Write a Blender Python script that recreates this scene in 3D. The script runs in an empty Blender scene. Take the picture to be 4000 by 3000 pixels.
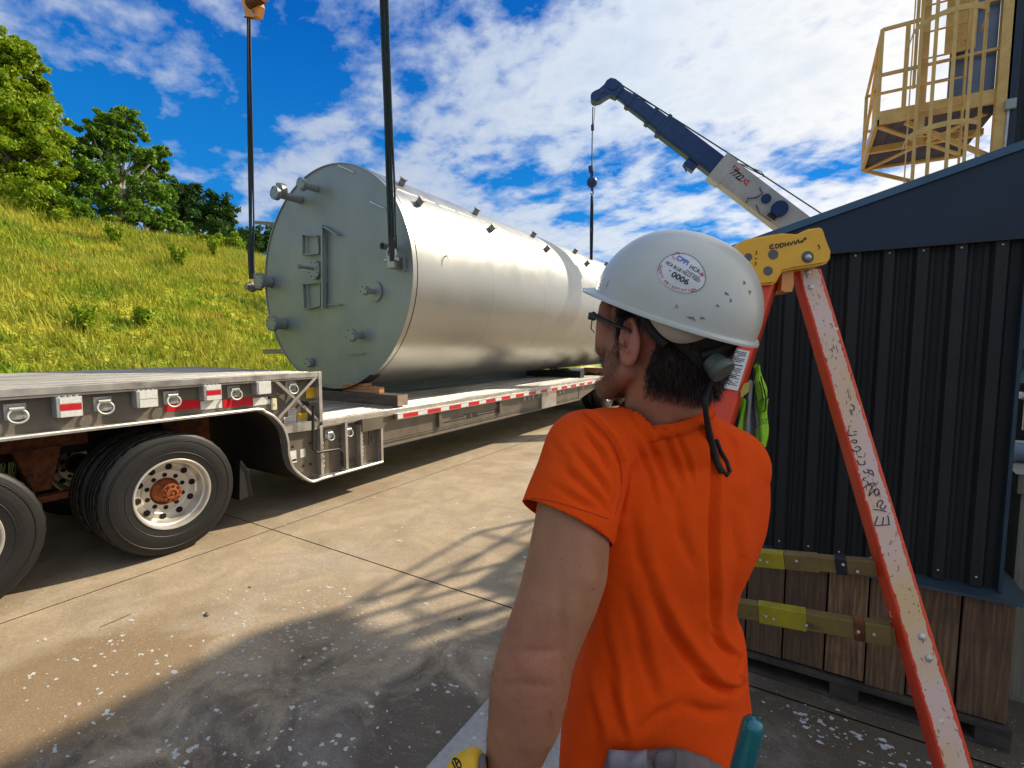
import bpy, bmesh, math, random
import numpy as np
from mathutils import Vector, Matrix
PI = math.pi
random.seed(7); RNG = np.random.RandomState(11)
scene = bpy.context.scene
COL = scene.collection

# ------------------------------------------------------------------ camera
FPX = 1900.0
YAW = math.atan(1150/FPX); PITCH = math.atan(155/FPX); EYE = 1.8
cam = bpy.data.cameras.new('camera'); cam_o = bpy.data.objects.new('camera', cam); COL.objects.link(cam_o)
cam_o.location = (0, 0, EYE); cam_o.rotation_euler = (PI/2-PITCH, 0, YAW)
cam.sensor_width = 36; cam.lens = 36*FPX/4000; cam.clip_end = 2000; cam.clip_start = 0.02
scene.camera = cam_o
# ------------------------------------------------------------------ light
SUNV = Vector((0.57, 1.08, 1.0))
sun = bpy.data.lights.new('sun', 'SUN'); sun.energy = 5.0; sun.angle = math.radians(0.6); sun.color = (1.0, 0.87, 0.66)
sun_o = bpy.data.objects.new('sun', sun); COL.objects.link(sun_o)
sun_o.rotation_euler = SUNV.to_track_quat('Z', 'Y').to_euler(); sun_o.location = (20, 20, 30)
SUN_EL = math.atan2(1.0, math.hypot(SUNV.x, SUNV.y)); SUN_AZ = math.atan2(SUNV.x, SUNV.y)
scene.view_settings.view_transform = 'Standard'; scene.view_settings.look = 'None'
scene.view_settings.exposure = 0.36; scene.view_settings.gamma = 1.0
scene.render.engine = 'CYCLES'

class NT:
    """tiny node-tree helper"""
    def __init__(s, tree):
        s.t = tree; tree.nodes.clear()
    def n(s, typ, ins=None, **kw):
        nd = s.t.nodes.new(typ)
        for k, v in kw.items(): setattr(nd, k, v)
        for k, v in (ins or {}).items():
            if isinstance(v, bpy.types.NodeSocket): s.t.links.new(v, nd.inputs[k])
            else: nd.inputs[k].default_value = v
        return nd
    def math(s, op, a, b=0.0, c=None, clamp=False):
        d = {0: a, 1: b}
        if c is not None: d[2] = c
        nd = s.n('ShaderNodeMath', d, operation=op); nd.use_clamp = clamp
        return nd.outputs[0]
    def mix(s, f, a, b, blend='MIX'):
        nd = s.t.nodes.new('ShaderNodeMix'); nd.data_type = 'RGBA'; nd.blend_type = blend
        for i, v in ((0, f), (6, a), (7, b)):
            if isinstance(v, bpy.types.NodeSocket): s.t.links.new(v, nd.inputs[i])
            else:
                if i and len(v) == 3: v = (*v, 1)
                nd.inputs[i].default_value = v
        return nd.outputs[2]
    def ramp(s, f, stops, interp='LINEAR'):
        nd = s.n('ShaderNodeValToRGB', {0: f}); cr = nd.color_ramp; cr.interpolation = interp
        while len(cr.elements) < len(stops): cr.elements.new(0.5)
        for e, (p, c) in zip(cr.elements, stops):
            e.position = p
            if not hasattr(c, '__len__'): c = (c, c, c)
            e.color = (*c, 1)
        return nd.outputs[0]
    def noise(s, v, scale, detail=4, rough=.55, dist=0.0):
        d = {'Scale': scale, 'Detail': detail, 'Roughness': rough, 'Distortion': dist}
        if v is not None: d['Vector'] = v
        return s.n('ShaderNodeTexNoise', d).outputs['Fac']

# ------------------------------------------------------------------ sky
world = bpy.data.worlds.new('World'); scene.world = world; world.use_nodes = True
w = NT(world.node_tree)
tc = w.n('ShaderNodeTexCoord').outputs['Generated']
sky = w.n('ShaderNodeTexSky', sky_type='NISHITA'); sky.sun_disc = False
sky.sun_elevation = SUN_EL; sky.sun_rotation = SUN_AZ; sky.air_density = 1.0; sky.dust_density = 0.3; sky.ozone_density = 2.0
sep = w.n('ShaderNodeSeparateXYZ', {0: tc})
up = w.math('MAXIMUM', sep.outputs[2], 0.0)
den = w.math('ADD', up, 0.22)
px_ = w.math('DIVIDE', sep.outputs[0], den); py_ = w.math('DIVIDE', sep.outputs[1], den)
pv = w.n('ShaderNodeCombineXYZ', {0: px_, 1: py_, 2: 0.0}).outputs[0]
pm_ = w.n('ShaderNodeMapping', {'Vector': pv, 'Location': (3.3, 1.7, 0.4), 'Rotation': (0, 0, 0.5), 'Scale': (1.0, 1.15, 1)}).outputs[0]
n1 = w.noise(pm_, 1.15, 3, .55, .3); n2 = w.noise(pm_, 3.7, 8, .58, .1); n3 = w.noise(pm_, 11.0, 6, .6, .2)
# how cloudy each side of the sky is: towards the sun it closes up, away from it only wisps
side = w.n('ShaderNodeVectorMath', {0: tc, 1: (0.74, 0.62, 0.26)}, operation='DOT_PRODUCT').outputs['Value']
bias = w.ramp(side, [(0.0, 0.045), (0.25, 0.05), (0.48, 0.07), (0.62, 0.095), (0.80, 0.145), (0.93, 0.27), (1.0, 0.42)])
dens = w.math('ADD', w.math('ADD', w.math('MULTIPLY', n1, 0.44), w.math('MULTIPLY', n2, 0.50)), w.math('MULTIPLY', n3, 0.16))
dens = w.math('ADD', dens, bias)
over = w.n('ShaderNodeVectorMath', {0: tc, 1: (0.50, -0.45, 0.74)}, operation='DOT_PRODUCT').outputs['Value']   # unseen cloud added above and behind to whiten the ambient light
dens = w.math('ADD', dens, w.ramp(over, [(0.0, 0), (0.42, 0), (0.75, 0.17), (1.0, 0.22)]))
mask = w.ramp(dens, [(0.0, 0), (0.555, 0), (0.595, 0.35), (0.635, 0.8), (0.69, 1.0)])
blue = w.mix(1.0, sky.outputs[0], (0.13, 0.62, 1.45), 'MULTIPLY')
zen = w.ramp(up, [(0.0, (1.6, 4.6, 7.2)), (0.22, (0.1, 2.7, 7.2)), (0.5, (0.0, 1.3, 5.2)), (1.0, (0.0, 0.8, 3.2))])
blue = w.mix(0.8, blue, zen)
lit = w.ramp(side, [(0.0, (5.2, 6.0, 7.4)), (0.45, (7.4, 8.2, 9.2)), (0.7, (9.8, 9.8, 9.8)), (1.0, (13.5, 12.4, 11.0))])
shade = w.ramp(dens, [(0.58, (.93, .95, 1)), (0.68, (1, 1, 1)), (0.80, (0.80, 0.85, 0.93)), (0.95, (0.98, 0.98, 0.98))])
cloud = w.mix(1.0, lit, shade, 'MULTIPLY')
skyc = w.mix(mask, blue, cloud)
bg = w.n('ShaderNodeBackground', {0: skyc, 1: 0.079})
w.n('ShaderNodeOutputWorld', {0: bg.outputs[0]})

# ------------------------------------------------------------------ measuring helpers (camera at the origin, 1.8 m up)
cF = Vector((-math.sin(YAW)*math.cos(PITCH), math.cos(YAW)*math.cos(PITCH), -math.sin(PITCH)))
cR = Vector((math.cos(YAW), math.sin(YAW), 0)); cU = cR.cross(cF); cC = Vector((0, 0, EYE))
def ray(x, y): return cF + cR*((x-2000)/FPX) - cU*((y-1500)/FPX)
def at(x, y, D): return cC + ray(x, y)*D
def on_x(x, y, X): v = ray(x, y); return cC + v*(X/v.x)
def on_y(x, y, Y): v = ray(x, y); return cC + v*(Y/v.y)
def on_z(x, y, Z): v = ray(x, y); return cC + v*((Z-EYE)/v.z)
def lv(X, D, Z): return Vector((X*math.cos(YAW)-D*math.sin(YAW), X*math.sin(YAW)+D*math.cos(YAW), EYE+Z))  # level frame
def lvd(X, D, Z): return lv(X, D, Z)-Vector((0, 0, EYE))

# ------------------------------------------------------------------ object helpers
def tag(o, label=None, cat=None, group=None, kind=None):
    if label: o['label'] = label
    if cat: o['category'] = cat
    if group: o['group'] = group
    if kind: o['kind'] = kind
    return o
def thing(name, label, cat, loc=(0, 0, 0), group=None):
    o = bpy.data.objects.new(name, None); COL.objects.link(o); o.location = loc; o.empty_display_size = 0.1
    return tag(o, label, cat, group)
def root_loc(o):
    while o.parent: o = o.parent
    return Vector(o.location)
def link(name, me, mat, parent=None, base=None, smooth=False):
    off = root_loc(parent) if parent else Vector(base or (0, 0, 0))
    me.transform(Matrix.Translation(-off))
    if mat and not me.materials: me.materials.append(mat)
    if smooth:
        me.polygons.foreach_set('use_smooth', [True]*len(me.polygons))
    o = bpy.data.objects.new(name, me); COL.objects.link(o)
    if parent: o.parent = parent
    else: o.location = off
    return o
def frame(d, up=Vector((0, 0, 1))):
    d = Vector(d).normalized()
    if abs(d.dot(up)) > .99: up = Vector((1, 0, 0))
    a = up.cross(d).normalized(); return a, d.cross(a).normalized(), d
class MB:
    def __init__(s): s.bm = bmesh.new()
    def box(s, lo, hi, bev=0):
        c = (Vector(lo)+Vector(hi))/2; d = Vector(hi)-Vector(lo)
        return s.obox(c, (abs(d.x), abs(d.y), abs(d.z)), Matrix.Identity(3), bev)
    def obox(s, c, size, rot, bev=0):
        r = bmesh.ops.create_cube(s.bm, size=1)
        vs = r['verts']
        m = Matrix.Translation(Vector(c)) @ rot.to_4x4() @ Matrix.Diagonal((*size, 1))
        bmesh.ops.transform(s.bm, matrix=m, verts=vs)
        if bev:
            es = list({e for v in vs for e in v.link_edges})
            bmesh.ops.bevel(s.bm, geom=es, offset=bev, segments=2, affect='EDGES', profile=.6)
        return s
    def bar(s, a, b, wd, ht, up=Vector((0, 0, 1)), bev=0):
        a = Vector(a); b = Vector(b); x, y, z = frame(b-a, up)
        rot = Matrix((x, y, z)).transposed()
        return s.obox((a+b)/2, (wd, ht, (b-a).length), rot, bev)
    def tube(s, pts, r, n=10, cap=True, closed=False):
        pts = [Vector(p) for p in pts]; m = len(pts)
        rs = r if hasattr(r, '__len__') else [r]*m
        rings = []; pa = None
        for i, p in enumerate(pts):
            if closed: t = (pts[(i+1) % m]-pts[i-1])
            else: t = pts[min(i+1, m-1)]-pts[max(i-1, 0)]
            t.normalize()
            if pa is None: a, b, _ = frame(t)
            else:
                a = (pa-t*pa.dot(t)).normalized(); b = t.cross(a)
            pa = a
            rings.append([s.bm.verts.new(p+(a*math.cos(2*PI*k/n)+b*math.sin(2*PI*k/n))*rs[i]) for k in range(n)])
        rg = range(m if closed else m-1)
        for i in rg:
            A = rings[i]; B = rings[(i+1) % m]
            for k in range(n): s.bm.faces.new((A[k], A[(k+1) % n], B[(k+1) % n], B[k]))
        if cap and not closed:
            s.bm.faces.new(rings[0][::-1]); s.bm.faces.new(rings[-1])
        return s
    def lathe(s, prof, c, axis, n=32, mod=None):
        """prof: (radius, distance along the axis)"""
        a, b, d = frame(axis); c = Vector(c); rings = []
        for j, (r, h) in enumerate(prof):
            if r < 1e-6: rings.append([s.bm.verts.new(c+d*h)]); continue
            rings.append([s.bm.verts.new(c+d*h+(a*math.cos(2*PI*k/n)+b*math.sin(2*PI*k/n))*(r*(mod(j, k) if mod else 1))) for k in range(n)])
        for A, B in zip(rings, rings[1:]):
            for k in range(n):
                k2 = (k+1) % n
                if len(A) == 1 and len(B) == 1: continue
                if len(A) == 1: s.bm.faces.new((A[0], B[k], B[k2]))
                elif len(B) == 1: s.bm.faces.new((A[k], A[k2], B[0]))
                else: s.bm.faces.new((A[k], A[k2], B[k2], B[k]))
        return s
    def cyl(s, a, b, r, n=20, r2=None):
        a = Vector(a); b = Vector(b); L = (b-a).length
        return s.lathe([(0, 0), (r, 0), (r2 or r, L), (0, L)], a, b-a, n)
    def sphere(s, c, r, rot=None, seg=20):
        q = bmesh.ops.create_uvsphere(s.bm, u_segments=seg, v_segments=seg//2+2, radius=1)
        rr = r if hasattr(r, '__len__') else (r, r, r)
        m = Matrix.Translation(Vector(c)) @ (rot or Matrix.Identity(3)).to_4x4() @ Matrix.Diagonal((*rr, 1))
        bmesh.ops.transform(s.bm, matrix=m, verts=q['verts']); return s
    def capsule(s, pts, rs, n=16):
        for p, r in zip(pts, rs): s.sphere(p, r, seg=n)
        for i in range(len(pts)-1): s.tube([pts[i], pts[i+1]], [rs[i], rs[i+1]], n)
        return s
    def prism(s, poly, ext):
        """poly: 3-D outline, extruded by the vector ext"""
        ext = Vector(ext); A = [s.bm.verts.new(Vector(p)) for p in poly]; B = [s.bm.verts.new(Vector(p)+ext) for p in poly]
        s.bm.faces.new(A); s.bm.faces.new(B[::-1]); n = len(A)
        for k in range(n): s.bm.faces.new((A[k], B[k], B[(k+1) % n], A[(k+1) % n]))
        return s
    def quads(s, rows, closed=False):
        R = [[s.bm.verts.new(Vector(p)) for p in r] for r in rows]
        for A, B in zip(R, R[1:]):
            m = len(A)
            for k in range(m if closed else m-1): s.bm.faces.new((A[k], A[(k+1) % m], B[(k+1) % m], B[k]))
        return s
    def build(s, name, mat, parent=None, base=None, smooth=False, recalc=True, group=None):
        if recalc: bmesh.ops.recalc_face_normals(s.bm, faces=s.bm.faces)
        me = bpy.data.meshes.new(name); s.bm.to_mesh(me); s.bm.free()
        o = link(name, me, mat, parent, base, smooth)
        if smooth == 'auto':
            for p in me.polygons: p.use_smooth = True
            m = me.attributes.new('sharp_edge', 'BOOLEAN', 'EDGE') if 'sharp_edge' not in me.attributes else me.attributes['sharp_edge']
            bm = bmesh.new(); bm.from_mesh(me); bm.edges.ensure_lookup_table()
            sh = [(len(e.link_faces) != 2 or e.calc_face_angle(0) > .6) for e in bm.edges]; bm.free()
            m.data.foreach_set('value', sh)
        if group: o['group'] = group
        return o
def np_mesh(name, V, Fc, mat, parent=None, base=None, smooth=False, n=3, attrs=None):
    me = bpy.data.meshes.new(name); V = np.asarray(V, np.float32); Fc = np.asarray(Fc, np.int32)
    me.vertices.add(len(V)); me.vertices.foreach_set('co', V.ravel())
    me.loops.add(Fc.size); me.loops.foreach_set('vertex_index', Fc.ravel())
    me.polygons.add(len(Fc)); me.polygons.foreach_set('loop_start', np.arange(len(Fc), dtype=np.int32)*Fc.shape[1])
    me.update(calc_edges=True)
    for k, a in (attrs or {}).items():
        at_ = me.attributes.new(k, 'FLOAT', 'POINT'); at_.data.foreach_set('value', np.asarray(a, np.float32))
    return link(name, me, mat, parent, base, smooth)
def copy_tree(o, parent=None):
    c = o.copy(); COL.objects.link(c); c.parent = parent
    for ch in list(o.children): copy_tree(ch, c)
    return c
def text(name, s, size, O, xd, yd, mat, parent, width=None, thick=.0015, shear=0, bold=0, remap=None, align='CENTER'):
    cu = bpy.data.curves.new('txt', 'FONT'); cu.body = s; cu.size = 1; cu.align_x = align; cu.align_y = 'CENTER'
    cu.shear = shear; cu.offset = bold; cu.resolution_u = 3
    to = bpy.data.objects.new('txt', cu); COL.objects.link(to)
    dg = bpy.context.evaluated_depsgraph_get(); me = bpy.data.meshes.new_from_object(to.evaluated_get(dg))
    bpy.data.objects.remove(to); bpy.data.curves.remove(cu)
    xs = [v.co.x for v in me.vertices]; wd = (max(xs)-min(xs)) or 1
    sx = size if width is None else width/wd
    xd = Vector(xd).normalized(); yd = Vector(yd).normalized(); zd = xd.cross(yd)
    for v in me.vertices:
        a, b = v.co.x*sx, v.co.y*size
        v.co = remap(a, b) if remap else Vector(O)+xd*a+yd*b+zd*thick
    me.name = name
    return link(name, me, mat, parent)

# ------------------------------------------------------------------ materials
def mat(name, c1, c2=None, scale=6, rough=.6, metal=0, bump=0, bscale=40, detail=5, stretch=(1, 1, 1), spots=None, spec=.5, r2=None, sss=0, lo=.35, hi=.65, coat=0):
    m = bpy.data.materials.new(name); m.use_nodes = True; t = NT(m.node_tree)
    co = t.n('ShaderNodeTexCoord').outputs['Object']
    mp = t.n('ShaderNodeMapping', {'Vector': co, 'Scale': stretch}).outputs[0]
    col = (*c1, 1)
    if c2:
        f = t.ramp(t.noise(mp, scale, detail, .6, .3), [(lo, 0), (hi, 1)])
        col = t.mix(f, c1, c2)
    for (sc, thr, cc, wd) in (spots or []):
        f = t.ramp(t.noise(mp, sc, 6, .62, .4), [(thr, 0), (min(thr+wd, 1), 1)])
        col = t.mix(f, col, cc)
    ins = {'Base Color': col, 'Roughness': rough, 'Metallic': metal, 'Specular IOR Level': spec}
    if r2 is not None:
        ins['Roughness'] = t.n('ShaderNodeMapRange', {0: t.noise(mp, scale*1.7, 5), 1: .35, 2: .65, 3: rough, 4: r2}).outputs[0]
    if bump:
        ins['Normal'] = t.n('ShaderNodeBump', {'Strength': 1.0, 'Distance': bump, 'Height': t.noise(mp, bscale, 6, .6)}).outputs[0]
    if sss: ins['Subsurface Weight'] = sss; ins['Subsurface Radius'] = (.02, .008, .004); ins['Subsurface Scale'] = .3
    if coat: ins['Coat Weight'] = coat; ins['Coat Roughness'] = .1
    b = t.n('ShaderNodeBsdfPrincipled', ins); t.n('ShaderNodeOutputMaterial', {0: b.outputs[0]})
    return m
M = {}
M['alu'] = mat('aluminium', (.62, .60, .56), (.48, .46, .43), 5, .34, .85, .0006, 90, r2=.5, spots=[(14, .62, (.33, .30, .26), .1)])
M['alu_web'] = mat('grey_alloy_web', (.19, .165, .13), (.14, .12, .095), 4, .5, .35, .0005, 120, spots=[(9, .63, (.28, .25, .2), .1)])
M['alu_deck'] = mat('deck_alloy', (.60, .57, .53), (.24, .23, .21), 3.5, .36, .6, .0008, 80, stretch=(7, .22, 1), r2=.55, spots=[(2.5, .58, (.17, .15, .13), .14)], lo=.42, hi=.58)
M['steel'] = mat('galvanised', (.55, .56, .54), (.40, .41, .40), 20, .45, .6, .0005, 120)
M['rust'] = mat('rust', (.20, .06, .016), (.07, .02, .009), 14, .85, .1, .002, 60, spots=[(25, .62, (.40, .13, .03), .1)])
M['rust_hub'] = mat('rusty_hub', (.36, .095, .018), (.16, .04, .012), 22, .8, .1, .002, 80)
M['chassis'] = mat('black_chassis', (.008, .007, .006), (.022, .011, .007), 5, .75, .1, .001, 60)
M['rubber'] = mat('tyre_rubber', (.0045, .0045, .005), (.010, .0095, .009), 6, .55, 0, .0010, 90, spots=[(3.2, .66, (.09, .075, .045), .18)])
M['rim'] = mat('polished_rim', (.66, .63, .57), (.58, .55, .49), 8, .36, .55, .0002, 60)
M['black'] = mat('black_part', (.012, .012, .013), None, rough=.5)
M['hole'] = mat('dark_hole', (.004, .004, .004), None, rough=.9)
M['red_tape'] = mat('red_tape', (.62, .012, .02), (.5, .01, .02), 50, .35)
M['white_tape'] = mat('white_tape', (.74, .74, .72), (.62, .62, .6), 50, .35)
M['paper'] = mat('white_sticker', (.72, .72, .70), (.58, .57, .53), 20, .5)
M['yellow_sticker'] = mat('yellow_sticker', (.78, .50, .02), (.6, .36, .02), 14, .5)
M['ink'] = mat('black_ink', (.012, .012, .014), None, rough=.5)
M['blue_ink'] = mat('blue_ink', (.02, .09, .45), None, rough=.5)
M['red_ink'] = mat('red_ink', (.55, .03, .04), None, rough=.5)
M['wood'] = mat('fresh_timber', (.52, .27, .11), (.38, .18, .07), 6, .7, 0, .002, 50, stretch=(1, 1, 8))
M['dunnage'] = mat('dark_dunnage', (.12, .085, .06), (.05, .04, .032), 5, .75, 0, .002, 40, stretch=(.6, 6, 6))
M['plank_end'] = mat('weathered_beam', (.36, .27, .19), (.22, .16, .11), 8, .8, 0, .002, 40)
M['studs'] = mat('grey_green_studs', (.20, .27, .25), (.10, .14, .13), 10, .5, .3, .001, 50, stretch=(6, .3, 6))
M['sling'] = mat('green_round_sling', (.018, .07, .05), (.012, .02, .03), 18, .8, 0, .002, 140)
M['sling_dark'] = mat('dark_sling', (.012, .016, .03), (.03, .03, .04), 18, .8, 0, .002, 140)
M['orange_paint'] = mat('hook_orange', (.75, .33, .07), (.62, .24, .05), 9, .5, 0, .001, 50)
M['crane_white'] = mat('crane_white', (.46, .48, .49), (.37, .38, .39), 4, .45, 0, .0005, 40)
M['crane_dark'] = mat('crane_navy', (.007, .035, .13), (.012, .05, .16), 5, .45, .1, .0008, 40)
M['yellow'] = mat('safety_yellow', (.74, .50, .16), (.60, .38, .11), 7, .5, 0, .001, 60, spots=[(16, .66, (.25, .12, .04), .06)])
M['grating'] = mat('grating', (.14, .13, .18), (.09, .09, .12), 30, .6, .3)
M['tower'] = mat('tower_cladding', (.012, .018, .026), (.006, .009, .012), 3, .75, 0, .004, 12, spots=[(3.5, .62, (.03, .045, .05), .12)])
M['panel_blue'] = mat('fascia_blue', (.007, .021, .045), (.005, .016, .034), 5, .42, .15, .0004, 60)
M['flashing'] = mat('dull_flashing', (.035, .06, .085), (.025, .045, .06), 6, .5, .3)
M['trim'] = mat('edge_trim', (.06, .12, .18), (.045, .09, .135), 6, .35, .4)
def streaked():
    m = bpy.data.materials.new('black_ribbed_sheet'); m.use_nodes = True; t = NT(m.node_tree)
    co = t.n('ShaderNodeTexCoord').outputs['Object']
    mp = t.n('ShaderNodeMapping', {'Vector': co, 'Scale': (38, 38, .35)}).outputs[0]
    st = t.noise(mp, 1.0, 5, .7); big = t.noise(co, 1.4, 4, .6)
    f = t.math('MULTIPLY', t.ramp(st, [(.40, 0), (.66, 1)]), t.ramp(big, [(.35, 0), (.62, 1)]))
    col = t.mix(f, (.0035, .0038, .0042), (.020, .019, .014))
    sp = t.ramp(t.noise(co, 210, 2, .5), [(.70, 0), (.74, 1)])
    col = t.mix(t.math('MULTIPLY', sp, .4), col, (.12, .13, .12))
    bp = t.n('ShaderNodeBump', {'Strength': .6, 'Distance': .002, 'Height': t.noise(co, 90, 5)}).outputs[0]
    b = t.n('ShaderNodeBsdfPrincipled', {'Base Color': col, 'Roughness': .62, 'Normal': bp}); t.n('ShaderNodeOutputMaterial', {0: b.outputs[0]}); return m
M['ribbed'] = streaked()
def woodgrain(name, c1, c2, c3):
    m = bpy.data.materials.new(name); m.use_nodes = True; t = NT(m.node_tree)
    co = t.n('ShaderNodeTexCoord').outputs['Object']
    oi = t.n('ShaderNodeObjectInfo').outputs['Random']
    off = t.n('ShaderNodeCombineXYZ', {0: t.math('MULTIPLY', oi, 37.0), 1: 0.0, 2: t.math('MULTIPLY', oi, 11.0)}).outputs[0]
    v = t.n('ShaderNodeVectorMath', {0: co, 1: off}, operation='ADD').outputs[0]
    mp = t.n('ShaderNodeMapping', {'Vector': v, 'Scale': (1, 1, .16)}).outputs[0]
    wv = t.n('ShaderNodeTexWave', {'Vector': mp, 'Scale': 14.0, 'Distortion': 9.0, 'Detail': 3.0, 'Detail Scale': 1.2}, wave_type='BANDS', bands_direction='X').outputs['Fac']
    nz = t.noise(t.n('ShaderNodeMapping', {'Vector': v, 'Scale': (60, 60, 3)}).outputs[0], 1, 5, .6)
    col = t.mix(wv, c1, c2); col = t.mix(t.ramp(nz, [(.45, 0), (.7, 1)]), col, c3)
    col = t.mix(t.ramp(t.noise(v, 3.5, 5, .6), [(.5, 0), (.72, .8)]), col, c3)
    col = t.mix(t.math('MULTIPLY', oi, .7), col, c3)
    bp = t.n('ShaderNodeBump', {'Strength': .7, 'Distance': .002, 'Height': nz}).outputs[0]
    b = t.n('ShaderNodeBsdfPrincipled', {'Base Color': col, 'Roughness': .75, 'Normal': bp}); t.n('ShaderNodeOutputMaterial', {0: b.outputs[0]}); return m
M['crate_wood'] = woodgrain('crate_planks', (.26, .14, .06), (.16, .08, .035), (.055, .03, .017))
M['ply'] = woodgrain('pale_plywood', (.30, .28, .19), (.24, .22, .15), (.14, .12, .09))
def ladder_mat():
    m = bpy.data.materials.new('worn_orange_fibreglass'); m.use_nodes = True; t = NT(m.node_tree)
    co = t.n('ShaderNodeTexCoord').outputs['Object']
    wear = t.n('ShaderNodeAttribute', attribute_name='wear').outputs['Fac']
    nz = t.noise(co, 26, 8, .72, .6)
    f = t.ramp(t.math('ADD', wear, t.math('MULTIPLY', t.math('SUBTRACT', nz, .5), 1.25)), [(.47, 0), (.53, 1)])
    orange = t.mix(t.noise(co, 12, 5), (.74, .050, .006), (.55, .034, .006))
    bare = t.mix(t.ramp(t.noise(co, 5, 4), [(.4, 0), (.65, 1)]), (.62, .44, .38), (.60, .40, .20))
    scr = t.ramp(t.noise(t.n('ShaderNodeMapping', {'Vector': co, 'Scale': (90, 90, 26)}).outputs[0], 1, 3, .6, 1.5), [(.30, 1), (.345, 0)])
    bare = t.mix(t.math('MULTIPLY', scr, .7), bare, (.13, .05, .05))
    col = t.mix(f, orange, bare)
    ch = t.ramp(t.noise(co, 55, 3, .5), [(.73, 0), (.75, 1)]); col = t.mix(t.math('MULTIPLY', ch, .8), col, (.7, .6, .55))
    bp = t.n('ShaderNodeBump', {'Strength': .5, 'Distance': .0015, 'Height': f}).outputs[0]
    b = t.n('ShaderNodeBsdfPrincipled', {'Base Color': col, 'Roughness': .5, 'Normal': bp}); t.n('ShaderNodeOutputMaterial', {0: b.outputs[0]}); return m
M['ladder'] = ladder_mat()
M['ladder_cap'] = mat('yellow_plastic_cap', (.80, .44, .012), (.74, .36, .01), 8, .42, 0, .0006, 50, spots=[(13, .62, (.72, .52, .36), .05), (40, .72, (.2, .1, .02), .03)])
M['ladder_step'] = mat('dirty_yellow_step', (.17, .11, .045), (.24, .17, .03), 9, .55, .2, .001, 70, spots=[(17, .6, (.10, .06, .04), .08)])
M['yellow_tape'] = mat('yellow_tape', (.40, .33, .015), (.30, .24, .015), 16, .4, 0, .0005, 60, spots=[(38, .7, (.7, .68, .5), .03)])
def tank_mat():
    m = bpy.data.materials.new('silver_primer_tank'); m.use_nodes = True; t = NT(m.node_tree)
    co = t.n('ShaderNodeTexCoord').outputs['Object']
    f = t.noise(t.n('ShaderNodeMapping', {'Vector': co, 'Scale': (1, .35, 1)}).outputs[0], 1.6, 5, .6)
    col = t.mix(f, (.44, .45, .44), (.36, .37, .36))
    r = t.n('ShaderNodeMapRange', {0: t.noise(co, 2.2, 6), 1: .3, 2: .7, 3: .30, 4: .40}).outputs[0]
    hgt = t.math('ADD', t.noise(t.n('ShaderNodeMapping', {'Vector': co, 'Scale': (.6, .6, .6)}).outputs[0], .9, 2), t.math('MULTIPLY', t.noise(co, 240, 3), .02))
    bp = t.n('ShaderNodeBump', {'Strength': .3, 'Distance': .008, 'Height': hgt}).outputs[0]
    b = t.n('ShaderNodeBsdfPrincipled', {'Base Color': col, 'Roughness': r, 'Metallic': .86, 'Normal': bp}); t.n('ShaderNodeOutputMaterial', {0: b.outputs[0]}); return m
M['tank'] = tank_mat()
M['tank_head'] = mat('tank_head_primer', (.30, .33, .315), (.25, .28, .275), 1.4, .42, .5, .001, 8, r2=.5)
M['seam'] = mat('weld_bead', (.72, .68, .58), None, rough=.35, metal=.6)
M['bracket'] = mat('tank_bracket', (.32, .31, .26), (.2, .19, .16), 30, .55, .3)
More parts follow.
